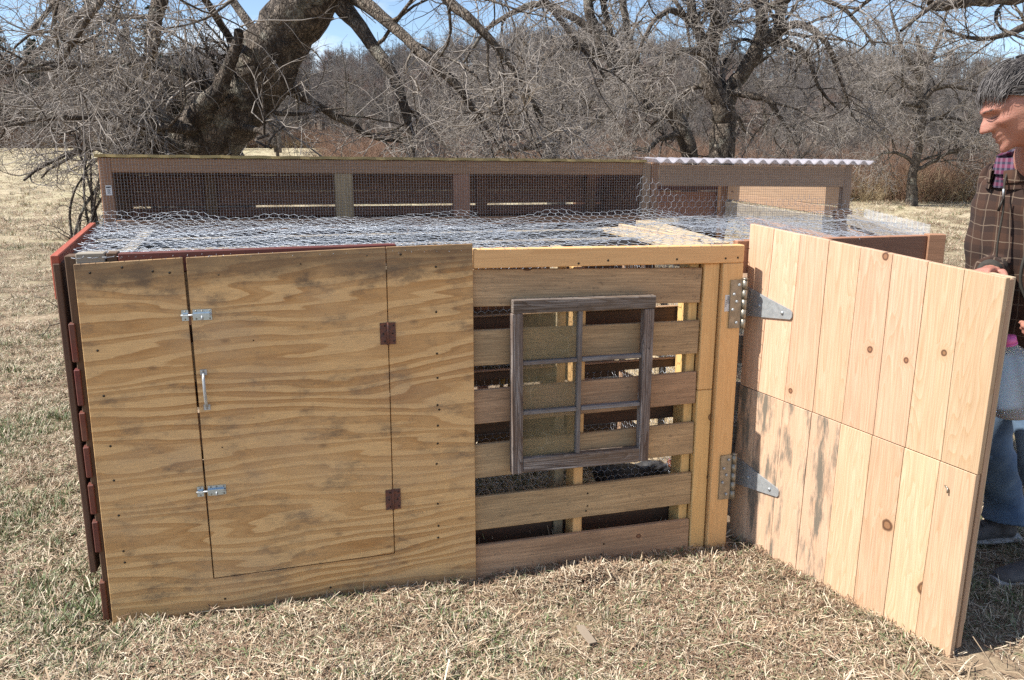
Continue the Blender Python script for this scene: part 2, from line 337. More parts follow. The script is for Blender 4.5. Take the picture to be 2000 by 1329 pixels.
# slide bolts
for i, (x, z) in enumerate(((0.342, 1.042), (0.342, 0.455))):
    bm = bmesh.new()
    bm_box(bm, (0.353, -0.0042, z), (0.056, 0.002, 0.034)); bm_box(bm, (0.302, -0.0042, z), (0.020, 0.002, 0.034))
    bm_box(bm, (0.350, -0.010, z), (0.050, 0.010, 0.012)); bm_box(bm, (0.303, -0.009, z), (0.014, 0.009, 0.012))
    bm_cyl(bm, (0.290, -0.011, z + 0.001), (0.382, -0.011, z + 0.001), 0.0032, seg=10, mi=1)
    bm_cyl(bm, (0.352, -0.012, z), (0.352, -0.020, z - 0.013), 0.0026, seg=8, mi=1)
    for sx in (-0.018, 0.0, 0.022):
        for sz in (-0.0125, 0.0125): bm_cyl(bm, (0.353 + sx, -0.0050, z + sz), (0.353 + sx, -0.0062, z + sz), 0.0028, seg=8, mi=2)
    for sz in (-0.0125, 0.0125): bm_cyl(bm, (0.302, -0.0050, z + sz), (0.302, -0.0062, z + sz), 0.0026, seg=8, mi=2)
    bm_done('slide_bolt', bm, [MT['zincblue'], MT['galv'], MT['galvdark']], door)
# pull handle
bm = bmesh.new()
pts = [(0.342, -0.005, 0.852), (0.342, -0.020, 0.842), (0.3425, -0.027, 0.82), (0.343, -0.029, 0.798), (0.3435, -0.027, 0.776), (0.344, -0.020, 0.754), (0.344, -0.005, 0.744)]
V_, F_ = tubes(catmull(pts, 25)[None], np.full((1, 25), .0048), 10); vs_ = [bm.verts.new(tuple(q)) for q in V_]
for f_ in F_: bm.faces.new([vs_[i] for i in f_]).smooth = True
bm_box(bm, (0.342, -0.0042, 0.856), (0.020, 0.0025, 0.018)); bm_box(bm, (0.344, -0.0042, 0.740), (0.020, 0.0025, 0.018))
for x, z in ((0.342, 0.860), (0.344, 0.736)): bm_cyl(bm, (x, -0.005, z), (x, -0.0068, z), 0.0028, seg=8, mi=1)
bm_done('pull_handle', bm, [MT['galv'], MT['galvdark']], door)
# rusty butt hinges
for x, z, h in ((0.929, 0.948, 0.074), (0.928, 0.356, 0.074)):
    bm = bmesh.new()
    bm_box(bm, (x - 0.014, -0.0042, z), (0.023, 0.0022, h)); bm_box(bm, (x + 0.015, -0.0038, z), (0.023, 0.0022, h), mi=1)
    bm_cyl(bm, (x, -0.0065, z - h / 2 - .002), (x, -0.0065, z + h / 2 + .002), 0.0040, seg=10, mi=0)
    for sx in (-0.014, 0.016):
        for k in (-1, 0, 1): bm_cyl(bm, (x + sx + 0.004 * (k % 2), -0.005, z + k * h * .36), (x + sx + 0.004 * (k % 2), -0.0068, z + k * h * .36), 0.0026, seg=8, mi=2)
    bm_done('rusty_hinge', bm, [MT['rust'], MT['rust'], MT['screw']], door)

# top of the left front: red rail and grey post tops behind the plywood
board('red_rail', coop, (0.125, 0.030, 1.208), (0.968, 0.030, 1.212), 0.062, 0.036, MT['redpaint'])
board('post_top', coop, (0.006, 0.040, 1.222), (0.086, 0.040, 1.222), 0.040, 0.045, MT['grey'])
board('post_top', coop, (0.091, 0.045, 1.220), (0.122, 0.045, 1.220), 0.042, 0.05, MT['slat_dark'])
board('corner_post', coop, (-0.004, 0.055, 0.0), (-0.004, 0.055, 1.235), 0.045, 0.06, MT['slat_dark'], up=(1, 0, 0))
# left side: slats of the red stained side pallet, outer batten and the bright top board
for z0, z1 in ((1.029, 0.908), (0.884, 0.768), (0.745, 0.652), (0.632, 0.53), (0.505, 0.405), (0.378, 0.272), (0.165, 0.01)):
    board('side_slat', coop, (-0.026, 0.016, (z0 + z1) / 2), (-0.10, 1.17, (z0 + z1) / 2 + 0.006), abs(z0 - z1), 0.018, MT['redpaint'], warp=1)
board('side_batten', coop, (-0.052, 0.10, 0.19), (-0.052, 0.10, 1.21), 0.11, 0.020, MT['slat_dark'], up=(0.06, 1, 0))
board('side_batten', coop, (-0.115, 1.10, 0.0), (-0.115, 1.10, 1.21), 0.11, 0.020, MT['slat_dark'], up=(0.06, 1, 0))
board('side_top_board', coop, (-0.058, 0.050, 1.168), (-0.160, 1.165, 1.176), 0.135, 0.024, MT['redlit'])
for y, x in ((0.62, -0.045), (1.14, -0.09)): board('side_stringer', coop, (x, y, 0.0), (x, y, 1.2), 0.09, 0.035, MT['slat_dark'], up=(0, 1, 0))

# front pallet: slats (they run on behind the plywood), stringers, inner boards
slz = [(1.151, 1.017, 1.119, 0.995), (0.938, 0.806, 0.922, 0.802), (0.723, 0.592, 0.725, 0.607), (0.519, 0.390, 0.527, 0.402), (0.320, 0.186, 0.321, 0.196), (0.128, -0.012, 0.127, -0.008)]
for a, b, c, d in slz:
    zc0, zc1 = (a + b) / 2, (c + d) / 2
    s = (zc1 - zc0) / 0.86
    board('pallet_slat', coop, (1.10, 0.030, zc0 - s * 0.12), (2.088, 0.030, zc1), (a - b + c - d) / 2, 0.017, MT['slat'], bev=0.002)
    board('pallet_slat', coop, (0.02, 0.030, zc0 - s * 1.15), (1.096, 0.030, zc0 - s * 0.12), (a - b + c - d) / 2, 0.017, MT['slat'], bev=0.002)
for x in (0.045, 0.62, 1.17, 1.628, 2.068): board('stringer', coop, (x, 0.085, 0.0), (x, 0.085, 1.135), 0.088, 0.036, MT['stud'], up=(0, 1, 0))
board('stringer', coop, (1.583, 0.175, 0.0), (1.583, 0.175, 1.20), 0.088, 0.036, MT['slat_light'], up=(0, 1, 0))
board('stringer', coop, (2.128, 0.13, 0.0), (2.128, 0.13, 1.18), 0.088, 0.036, MT['slat_light'], up=(0, 1, 0))
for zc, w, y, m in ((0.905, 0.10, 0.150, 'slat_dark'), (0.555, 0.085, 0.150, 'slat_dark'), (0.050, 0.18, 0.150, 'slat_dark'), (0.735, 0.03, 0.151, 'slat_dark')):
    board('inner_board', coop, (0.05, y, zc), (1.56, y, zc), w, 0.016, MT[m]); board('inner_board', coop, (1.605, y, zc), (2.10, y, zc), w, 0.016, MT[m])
    board('lit_edge_strip', coop, (1.20, y - .001, zc + w / 2 + .0045), (2.06, y - .001, zc + w / 2 + .0045), 0.006, 0.018, MT['fir'])  # thin pale strip standing in for the sunlit top edge of the board
# yellow framing round the pallet opening
board('top_rail', coop, (1.225, 0.019, 1.187), (2.246, 0.019, 1.171), 0.066, 0.038, MT['stud'], bev=0.003)
board('top_rail', coop, (1.225, 0.063, 1.1935), (2.246, 0.063, 1.178), 0.036, 0.046, MT['stud'], bev=0.003)
board('gate_post', coop, (2.200, 0.018, -0.01), (2.204, 0.018, 1.1375), 0.083, 0.038, MT['stud'], up=(1, 0, 0), bev=0.003)
board('inner_post', coop, (2.122, 0.0325, -0.01), (2.122, 0.0325, 0.655), 0.062, 0.035, MT['stud'], up=(1, 0, 0), bev=0.003)
board('inner_post', coop, (2.1225, 0.0325, 0.657), (2.1265, 0.0325, 1.137), 0.062, 0.035, MT['stud'], up=(1, 0, 0), bev=0.003)
screws('screw_heads', [(1.71, 1.165), (1.60, 1.158), (2.17, 1.157), (2.22, 1.158), (1.975, 1.16)], coop, 0.0045, -0.001)
screws('screw_heads', [(1.66, 0.285), (1.655, 0.215), (1.66, 0.235), (1.73, 0.07), (1.72, 0.028), (1.62, 0.66)], coop, 0.004, 0.0205)

# divider pallet running back at the post, its faces in the sun; back wall, far wall
for z0, z1 in ((1.09, 1.215), (0.835, 0.96), (0.545, 0.68), (0.33, 0.46), (0.10, 0.23)):
    board('divider_slat', coop, (2.145, 0.16, (z0 + z1) / 2), (2.10, 0.84, (z0 + z1) / 2), z1 - z0, 0.018, MT['slat_light'])
board('divider_post', coop, (2.145, 0.82, 0.0), (2.145, 0.82, 1.20), 0.06, 0.04, MT['fir'])
for z0, z1 in ((1.07, 1.20), (0.86, 0.985), (0.63, 0.78), (0.40, 0.56), (0.20, 0.34), (0.0, 0.14)):
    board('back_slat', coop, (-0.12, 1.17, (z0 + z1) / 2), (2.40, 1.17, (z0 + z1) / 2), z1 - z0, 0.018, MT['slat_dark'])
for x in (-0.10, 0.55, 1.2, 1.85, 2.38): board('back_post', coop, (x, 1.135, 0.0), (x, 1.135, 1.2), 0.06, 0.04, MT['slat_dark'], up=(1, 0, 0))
for y in (0.40, 0.78): board('roof_rafter', coop, (-0.08, y, 1.188), (2.13, y, 1.180), 0.038, 0.06, MT['grey'])
board('roof_batten', coop, (0.115, 0.05, 1.205), (0.06, 1.15, 1.200), 0.02, 0.05, MT['grey'], up=(0, 0, 1))
board('roof_plank', coop, (2.06, 0.02, 1.196), (2.06, 0.84, 1.192), 0.016, 0.15, MT['slat_light'])
board('roost_bar', coop, (0.6, 0.33, 0.545), (1.56, 0.33, 0.545), 0.04, 0.04, MT['fir'])
# right part of the run: front rail, end board, slats behind the gate, cross rails
board('front_rail', coop, (2.262, 0.10, 1.148), (3.10, 0.08, 1.148), 0.125, 0.038, MT['cedar'])
board('end_board', coop, (3.105, 0.075, 1.14), (3.17, 0.055, 1.14), 0.15, 0.05, MT['cedar'])
board('end_post', coop, (3.10, 0.12, 0.0), (3.10, 0.12, 1.08), 0.085, 0.038, MT['cedar'], up=(1, 0, 0))
for z0, z1 in ((0.90, 1.02), (0.72, 0.83), (0.53, 0.64), (0.34, 0.46), (0.15, 0.27)):
    board('run_slat', coop, (2.265, 0.13, (z0 + z1) / 2), (3.06, 0.11, (z0 + z1) / 2), z1 - z0, 0.018, MT['grey'])
for z0, z1 in ((1.06, 1.19), (0.80, 0.93), (0.54, 0.67), (0.28, 0.41), (0.03, 0.16)):
    board('end_slat', coop, (3.14, 0.13, (z0 + z1) / 2), (3.56, 1.14, (z0 + z1) / 2), z1 - z0, 0.018, MT['fir'])
board('end_top_rail', coop, (3.13, 0.10, 1.17), (3.56, 1.16, 1.178), 0.05, 0.04, MT['grey'])
board('cross_rail', coop, (2.19, 0.10, 1.185), (2.36, 1.15, 1.180), 0.04, 0.09, MT['slat_light'])
board('cross_rail', coop, (2.72, 0.10, 1.185), (2.95, 1.15, 1.180), 0.04, 0.06, MT['fir'])
board('run_floor_board', coop, (2.45, 0.45, 1.00), (3.2, 0.50, 1.00), 0.018, 0.30, MT['fir'], up=(0, 0, 1))


bm = bmesh.new(); bm_box(bm, (0.66, 0.60, 1.160), (1.16, 0.98, 0.003)); bm_done('interior_dark_sheet', bm, simple('black_interior_shade', (0.02, 0.022, 0.027), 0.95), coop)  # black sheet added to stand for the dark inside below the netting
# netting stretched over the roof, in two overlapping layers, its back edge curling up
def roof_fn(seed, dz, x1f):
    def fn(x, y):
        X = -0.16 + x + 0.006 * np.sin(y * 23 + seed); Y = 0.014 + y + 0.006 * np.sin(x * 19 + seed)
        xl = -0.015 - 0.118 * Y; xr = 2.26 + 1.10 * np.clip((X - 2.2) / 1.0, 0, 1)
        sag = 0.013 * wav(X, Y, 1.0, seed) + 0.003 * wav(X * 3, Y * 3, 1.6, seed)
        edge = np.clip((Y - 0.98) / 0.2, 0, 1) ** 1.6 * (0.024 + 0.024 * np.sin(X * 3.6 + seed) + 0.010 * np.sin(X * 11))
        fr = np.clip(Y / 0.10, 0.15, 1)
        Z = 1.226 - 0.010 * X + dz + np.abs(sag) * fr + edge + 0.0015 * RNG.normal(size=X.shape)
        kx = (X > xl) & (X < 3.17 + 0.40 * Y) & (Y < 1.17) & ((X < 2.22) | (Y > 0.06)) & ((seed < 1) | (X < 1.5) | ((X > 2.3) & (X < 2.9)))
        return np.stack([X, Y, Z], -1), kx
    return fn
me = hexnet(92, 44, 0.042, roof_fn(0.3, 0.0, 0), 0.00095)
tag(link('roof_netting', me, MT['wire'], coop), kind='stuff')
me = hexnet(92, 44, 0.042, roof_fn(2.1, 0.006, 0), 0.00075)
tag(link('roof_netting', me, MT['wire'], coop, (0.016, 0.008, 0)), kind='stuff')
def fine_fn(x, y):
    X = 0.02 + x; Y = 0.03 + y
    return np.stack([X, Y, 1.222 + 0.004 * wav(X, Y, 2, 1)], -1), (X < 1.15 - .3 * Y) & (Y < 1.12)

def front_fn(x, y):
    X = 1.20 + x; Z = 0.02 + y; Y = 0.165 + 0.006 * wav(X, Z, 2.5, 1.0)
    return np.stack([X, Y, Z], -1), (X < 2.10) & (Z < 1.17)
me = hexnet(32, 68, 0.0285, front_fn, 0.0009); tag(link('front_netting', me, MT['wire'], coop), kind='stuff')
def div_fn(x, y):
    Y = 0.13 + x; Z = 0.02 + y; X = 2.128 - 0.05 * (Y - 0.13) + 0.004 * wav(Y, Z, 3, 2.0) - 0.012
    return np.stack([X, Y, Z], -1), (Y < 0.84) & (Z < 1.19)
me = hexnet(25, 66, 0.030, div_fn, 0.0007); tag(link('divider_netting', me, MT['wire'], coop), kind='stuff')

# ------------------------------------------------------------------ the gate: hinge edge at (2.33, 0.09), swung out towards the camera
GH = Vector((2.322, 0.090, 0.0)); ga = R(-60.714) - COOP_A            # its direction in the coop's axes
gx = Vector((math.cos(ga), math.sin(ga), 0)); gn = Vector((math.sin(ga), -math.cos(ga), 0))   # along the gate, and out of its sunny face
if gn.dot(Vector((-1, 0, 0))) < 0: gn = -gn
def gp(s, z, out=0.0): return GH + gx * s + gn * out + Vector((0, 0, z))
def zt(s): return 1.275 - 0.0775 * s                                   # top edge, sagging outwards
def zb(s): return 0.004 - 0.006 * s
def zm(s): return 0.647 - 0.0365 * s
top_s = [0.012, 0.133, 0.257, 0.382, 0.511, 0.631, 0.754, 0.871, 0.996]
low_s = [0.010, 0.105, 0.236, 0.368, 0.495, 0.622, 0.742, 0.866, 0.984]
bot_s = [0.000, 0.092, 0.222, 0.352, 0.481, 0.612, 0.732, 0.852, 0.975]
def gate_board(a0, a1, b0, b1, z0f, z1f, mat, parent, out0=0.0, th=0.020, gap=0.0008):
    """board between s=a0..a1 at the top and b0..b1 at the bottom, its own corners slightly out of square"""
    c = [(a0 + gap, z1f(a0)), (a1 - gap, z1f(a1)), (b1 - gap, z0f(b1)), (b0 + gap, z0f(b0))]
    mid = gp((a0 + a1 + b0 + b1) / 4, (z0f(b0) + z1f(a0)) / 2, out0)
    zax = Vector((0, 0, 1)); bm = bmesh.new(); vs = []
    # object axes: X up, Y along gate, Z outwards -> grain follows X
    for o_ in (0.0, th):
        for s_, z_ in c: p = gp(s_, z_, out0 + o_) - mid; vs.append(bm.verts.new((p.dot(zax), p.dot(gn), p.dot(gx))))
    for f in ((0, 1, 2, 3), (7, 6, 5, 4), (0, 4, 5, 1), (1, 5, 6, 2), (2, 6, 7, 3), (3, 7, 4, 0)): bm.faces.new([vs[i] for i in f])
    bmesh.ops.recalc_face_normals(bm, faces=bm.faces)
    bmesh.ops.bevel(bm, geom=list(bm.edges), offset=0.0009, segments=1, affect='EDGES')
    o = bm_done('gate_board', bm, mat, parent, mid); Mx = Matrix((zax, gn, gx)).transposed()
    if Mx.determinant() < 0:
        for q in o.data.vertices: q.co.z = -q.co.z
        o.data.flip_normals(); Mx = Matrix((zax, gn, -gx)).transposed()
    o.rotation_euler = Mx.to_euler(); return o
gate = empty('gate_placeholder'); bpy.data.objects.remove(gate)
gate = gate_board(0.020, 0.992, 0.006, 0.978, lambda s: zb(s) + 0.03, lambda s: zt(s) - 0.006, MT['fir'], coop, -0.026, 0.020, 0.0)
gate.name = 'gate'; gm = gate.matrix_basis.inverted()
def under_gate(o):
    o.parent = gate; o.matrix_parent_inverse = gm; return o
for i in range(8):
    jit = random.uniform(-0.0015, 0.0015)
    under_gate(gate_board(top_s[i], top_s[i + 1], low_s[i] + .003, low_s[i + 1] + .003, lambda s: zm(s) + 0.0015, lambda s: zt(s) + jit, MT['pine'], coop, jit * 0.5))
    m = MT['pine_mould'] if i in (0, 1, 2, 3) else MT['pine']
    under_gate(gate_board(low_s[i], low_s[i + 1], bot_s[i], bot_s[i + 1], lambda s: zb(s) + jit, lambda s: zm(s) - 0.0015, m, coop, jit * 0.7 + .0005))
# outer frame boards on the back, showing as the double edge
under_gate(gate_board(0.915, 0.985, 0.900, 0.970, lambda s: 0.10, lambda s: zt(s) - 0.004, MT['slat_light'], coop, -0.047, 0.020)).name = 'back_stile'
under_gate(gate_board(0.03, 0.10, 0.02, 0.09, lambda s: 0.05, lambda s: zt(s) - 0.02, MT['slat_light'], coop, -0.047, 0.020)).name = 'back_stile'
# a small steel hook on the gate
bm = bmesh.new(); p = gp(0.892, 0.545, 0.021); q = gp(0.905, 0.543, 0.027); r_ = gp(0.906, 0.527, 0.027)
bm_cyl(bm, p, q, 0.0025, seg=8); bm_cyl(bm, q, r_, 0.0025, seg=8); under_gate(bm_done('hook', bm, MT['galvdark'], coop))

# heavy tee hinges: leaf on the post, barrel, strap on the gate
def tee_hinge(z, sz0):
    bm = bmesh.new()
    # leaf on the face of the post
    bm_box(bm, (2.219, -0.004, z), (0.048, 0.004, 0.182))
    for x, dz in ((2.230, 0.072), (2.211, 0.038), (2.223, 0.010), (2.208, -0.020), (2.226, -0.070)):
        bm_cyl(bm, (x, -0.006, z + dz), (x, -0.0105, z + dz), 0.0065, 0.0050, seg=12, mi=2)
    for k in range(5):
        a, b = z - 0.092 + k * 0.0368, z - 0.092 + (k + 1) * 0.0368 - 0.002
        bm_cyl(bm, (2.253, -0.006, a), (2.253, -0.006, b), 0.0105, seg=14, mi=1)
    bm_cyl(bm, (2.253, -0.006, z + 0.092), (2.253, -0.006, z + 0.098), 0.0125, 0.008, seg=14, mi=1)
    o = bm_done('tee_hinge', bm, [MT['galvdark'], MT['galvdark'], MT['galv'], MT['galv']], coop)
    bm = bmesh.new(); s0, s1 = -0.030, 0.250
    zz = lambda s: sz0 - 0.03 * s
    pr = [(s0, 0.060), (0.01, 0.060), (s1 - 0.008, 0.014), (s1, 0.006), (s1, -0.010), (s1 - 0.008, -0.018), (0.01, -0.048), (s0, -0.048)]
    top, bot = [], []
    for s, dz in pr: top.append(bm.verts.new(gp(s, zz(s) + dz * 1.08, 0.0262))); bot.append(bm.verts.new(gp(s, zz(s) + dz * 1.08, 0.0218)))
    bm.faces.new(top); bm.faces.new(bot[::-1])
    for i in range(len(pr)): j = (i + 1) % len(pr); bm.faces.new((top[i], bot[i], bot[j], top[j]))
    bmesh.ops.recalc_face_normals(bm, faces=bm.faces)
    for s, dz in ((0.022, 0.034), (0.018, -0.030), (0.092, 0.002), (0.205, -0.002)):
        a = gp(s, zz(s) + dz, 0.0255); b = gp(s, zz(s) + dz, 0.0305); bm_cyl(bm, a, b, 0.0072, 0.0055, seg=12, mi=1)
    o2 = bm_done('hinge_strap', bm, [MT['galv'], MT['galv']], coop); under_gate(o2)
tee_hinge(0.985, 0.975); tee_hinge(0.300, 0.290)
# paper sticker by the top hinge
st = board('paper_sticker', coop, (2.176, -0.0013, 0.99), (2.194, -0.0013, 0.99), 0.062, 0.0006, MT['sticker'], bev=0)
bm = bmesh.new()
for k in range(9): bm_box(bm, (0.004 + 0.0005 * (k % 2), -0.0006, 0.024 - k * 0.0032), (0.007, 0.0004, 0.0010 + 0.0008 * (k % 3 == 0)))
for k in range(4): bm_box(bm, (-0.004, -0.0006, 0.010 - k * 0.007), (0.003, 0.0004, 0.004))
o = bm_done('print', bm, MT['ink'], st)

# ------------------------------------------------------------------ raised mesh-fronted box behind, with a corrugated roof on its right part
hut = empty('mesh_fronted_shelter', COOP_O, COOP_A)
tag(hut, 'raised shelter with fine mesh front behind the netting roof, part roofed in corrugated plastic', 'shelter')
def hz(u): return 1.522 - 0.0128 * (u + 0.12)      # its top edge falls a little to the right
board('top_beam', hut, (-0.075, 1.235, hz(0) - 0.040), (2.37, 1.235, hz(2.37) - 0.040), 0.062, 0.038, MT['cedar'])
board('top_beam', hut, (2.455, 1.235, hz(2.4) - 0.072), (3.545, 1.235, hz(3.6) - 0.075), 0.105, 0.038, MT['fir'])
board('bottom_beam', hut, (-0.075, 1.225, 1.222), (2.40, 1.225, 1.196), 0.050, 0.038, MT['cedar'])
for x, m, w in ((-0.100, 'cedar', 0.05), (0.895, 'slat', 0.082), (1.445, 'cedar', 0.080), (2.393, 'fir', 0.045), (2.438, 'cedar', 0.040), (3.57, 'fir', 0.050)):
    z1 = hz(x) - (0.071 if m != 'fir' and 0 < x < 2 else 0.010)
    board('shelter_post', hut, (x, 1.236, 0.0), (x, 1.236, z1), w, 0.036, MT[m], up=(1, 0, 0))
# plywood lid with a frayed edge
bm = bmesh.new(); n_ = 60; ring = []
for i in range(n_ + 1):
    x = -0.135 + i * 2.52 / n_; j = 0.0035 * math.sin(i * 2.3) + 0.002 * math.sin(i * 7.1)
    ring.append([bm.verts.new((x, y, hz(x) + dz + (0.0 if y > 1.3 else 0.0012 * math.sin(i * 1.7)))) for y, dz in ((1.205 + j, -0.008), (1.205 + j, 0.004), (1.95, -0.024), (1.95, -0.036))])
for a, b in zip(ring[:-1], ring[1:]):
    for k in range(4): bm.faces.new((a[k], a[(k + 1) % 4], b[(k + 1) % 4], b[k]))
bm.faces.new(ring[0]); bm.faces.new(ring[-1][::-1]); bmesh.ops.recalc_face_normals(bm, faces=bm.faces)
bm_done('plywood_lid', bm, wood('ochre_plywood_lid', (0.50, 0.36, 0.16), (0.35, 0.23, 0.10), weather=0.4, bump=0.6), hut)
# dark back wall of boards with daylight showing through one joint, floor, ends
for z0, z1, x0, x1 in ((1.418, 1.50, -0.118, 2.43), (1.335, 1.417, -0.118, 2.43), (1.262, 1.334, -0.118, 2.43), (1.15, 1.2515, -0.118, 2.43), (0.95, 1.10, -0.1, 2.43), (0.6, 0.9, -0.1, 2.43), (0.2, 0.55, -0.1, 2.43)):
    board('back_wall_board', hut, (x0, 1.93, (z0 + z1) / 2), (x1, 1.93, (z0 + z1) / 2 - 0.02), z1 - z0, 0.018, MT['cavity'])
for x in (0.27, 0.95, 1.70, 2.35): board('back_stud', hut, (x, 1.90, 0.0), (x, 1.90, 1.48), 0.06, 0.036, MT['cavity'], up=(1, 0, 0))
board('shelter_floor', hut, (-0.1, 1.59, 1.20), (2.42, 1.59, 1.175), 0.018, 0.64, MT['cavity'])
board('end_wall', hut, (-0.118, 1.26, 1.36), (-0.118, 1.93, 1.34), 0.30, 0.014, MT['cavity']); board('end_wall', hut, (2.43, 1.26, 1.32), (2.43, 1.93, 1.31), 0.28, 0.014, MT['cavity'])
board('side_rail', hut, (-0.10, 1.26, 1.09), (-0.10, 1.93, 1.08), 0.15, 0.02, MT['slat_dark'])
# right part: sunlit side boards, grey plank below, far wall, red rail
board('side_board', hut, (3.585, 1.27, 1.325), (3.585, 2.56, 1.325), 0.17, 0.016, MT['fir'])
board('side_board', hut, (3.585, 1.27, 1.205), (3.585, 2.56, 1.235), 0.05, 0.018, MT['fir'])
board('side_plank', hut, (3.575, 1.30, 1.120), (3.575, 2.54, 1.138), 0.11, 0.018, MT['grey'])
board('stub', hut, (3.50, 1.215, 1.20), (3.60, 1.215, 1.195), 0.05, 0.03, MT['cedar'])
board('far_rail', hut, (2.5, 2.56, 1.30), (3.57, 2.56, 1.295), 0.055, 0.03, MT['redpaint'])
board('far_board', hut, (2.5, 2.57, 1.175), (3.57, 2.57, 1.17), 0.18, 0.018, MT['cedar'])
board('far_board', hut, (2.5, 2.57, 0.98), (3.57, 2.57, 0.975), 0.15, 0.018, MT['slat_dark'])
board('far_post', hut, (3.55, 2.53, 0.0), (3.55, 2.53, 1.36), 0.05, 0.05, MT['cedar']); board('far_post', hut, (2.5, 2.53, 0.0), (2.5, 2.53, 1.33), 0.05, 0.05, MT['cedar'])
# corrugated sheets
g = NT('milky_corrugated_plastic'); v = g.objvec()
c = g.mix(g.ramp(g.noise(g.scl(v, (8, 2, 8)), 2, 4), [(0.4, 0.0), (0.7, 1.0)]), (0.52, 0.50, 0.54), (0.36, 0.34, 0.37))
MT['corr'] = g.fin(c, 0.35, Alpha=0.52)
def corrugated(name, x0, x1, y0, y1, z0, z1, parent, pitch=0.0672, amp=0.0105):
    nx = int((x1 - x0) / pitch * 12); ny = 14; xs = np.linspace(x0, x1, nx); ys = np.linspace(y0, y1, ny)
    X, Y = np.meshgrid(xs, ys, indexing='ij'); wv = amp * np.cos((X - x0) * 2 * np.pi / pitch)
    Z = z0 + (z1 - z0) * (Y - y0) / (y1 - y0) + wv - 0.0128 * (X - x0); V = []
    for dz in (0.0012, -0.0012): V.append(np.stack([X, Y, Z + dz], -1).reshape(-1, 3))
    V = np.concatenate(V); I = np.arange(nx * ny).reshape(nx, ny); q = np.stack([I[:-1, :-1], I[1:, :-1], I[1:, 1:], I[:-1, 1:]], -1).reshape(-1, 4)
    n2 = nx * ny; ed = []
    for s in (I[:, 0], I[:, -1], I[0, :], I[-1, :]): ed.append(np.stack([s[:-1], s[1:], s[1:] + n2, s[:-1] + n2], -1))
    F = np.concatenate([q, q[:, ::-1] + n2] + ed); return link(name, np_mesh(name, V, F), MT['corr'], parent)
corrugated('corrugated_roof', 2.41, 3.70, 1.165, 1.42, hz(2.41) + 0.000, hz(2.41) + 0.006, hut)
corrugated('corrugated_roof', 2.45, 3.60, 2.35, 2.66, 1.352, 1.345, hut, 0.0672, 0.008)
# welded mesh over the whole front
x0, x1, z0_, z1_ = -0.118, 3.590, 1.205, 1.50; sp = 0.0127
xs = np.arange(x0, x1, sp); tz = hz(xs) - 0.012
A_ = [np.stack([xs, np.full_like(xs, 1.2135), np.full_like(xs, 1.185) + 0 * xs], -1)]; B_ = [np.stack([xs, np.full_like(xs, 1.2135), tz], -1)]
zs = np.arange(0.0, 0.318, sp)
for xa, xb in zip(np.linspace(x0, x1, 9)[:-1], np.linspace(x0, x1, 9)[1:]):
    A_.append(np.stack([np.full_like(zs, xa), np.full_like(zs, 1.2128), hz(xa) - 0.014 - zs], -1)); B_.append(np.stack([np.full_like(zs, xb), np.full_like(zs, 1.2128), hz(xb) - 0.014 - zs], -1))
me = segs_mesh('mesh', np.concatenate(A_), np.concatenate(B_), 0.00062)
tag(link('welded_mesh', me, MT['cloth'], hut), kind='stuff')
# loose netting hanging against the front of the right part
def hang_fn(x, y):
    X = 2.33 + x; Z = 1.19 + y; Y = 1.185 + 0.010 * wav(X, Z, 2.5, 1.7)
    return np.stack([X, Y, Z], -1), (X < 3.60) & (Z < 1.30 + 0.11 * np.clip((2.75 - X) / 0.4, 0, 1) + 0.02 * np.sin(X * 14)) & ((X < 2.5) | (X > 2.46))
me = hexnet(40, 14, 0.034, hang_fn, 0.0008); tag(link('hanging_netting', me, MT['wire'], hut), kind='stuff')
s2 = board('paper_sticker', hut, (-0.104, 1.2105, 1.375), (-0.080, 1.2105, 1.375), 0.042, 0.0006, MT['sticker'], bev=0)
bm = bmesh.new()
bm_box(bm, (0, -0.0006, 0.013), (0.018, 0.0004, 0.006))
for k in range(5): bm_box(bm, (0, -0.0006, 0.004 - k * 0.0045), (0.014 - 0.003 * (k % 2), 0.0004, 0.0018))
bm_done('print', bm, MT['ink'], s2)

# ------------------------------------------------------------------ clear corrugated offcuts propped behind the right end of the run
g = NT('clear_plastic_sheet'); MT['clear'] = g.fin((0.75, 0.78, 0.82), 0.25, Alpha=0.16)
strip = link('clear_plastic_strip', np_mesh('strip', *(lambda n: (np.array([[x, 0.5 * 0, z] for x, z in [(0, 0), (1, 0), (1, .055), (0, .055)]]), np.array([[0, 1, 2, 3]])))(0)), MT['clear']); bpy.data.objects.remove(strip)
def cstrip():
    n = 120; t = np.linspace(0, 1, n); p0 = np.array([3.62, 1.12, 1.16]); p1 = np.array([3.30, 0.28, 1.155])
    d = p1 - p0; nn = np.array([d[1], -d[0], 0]) / np.linalg.norm(d)
    P = p0 + t[:, None] * d + nn * (0.008 * np.sin(t * 2 * np.pi * 13))[:, None]; V = np.concatenate([P, P + [0, 0, 0.075], P + nn * 0.0015, P + nn * 0.0015 + [0, 0, 0.075]])
    i = np.arange(n - 1); F = np.concatenate([np.stack([i, i + 1, i + 1 + n, i + n], -1), np.stack([i + 2 * n + 1, i + 2 * n, i + 3 * n, i + 3 * n + 1], -1), np.stack([i + n, i + n + 1, i + 3 * n + 1, i + 3 * n], -1)])
    return link('clear_plastic_edging', np_mesh('e', V, F), MT['clear'], coop)
cstrip()

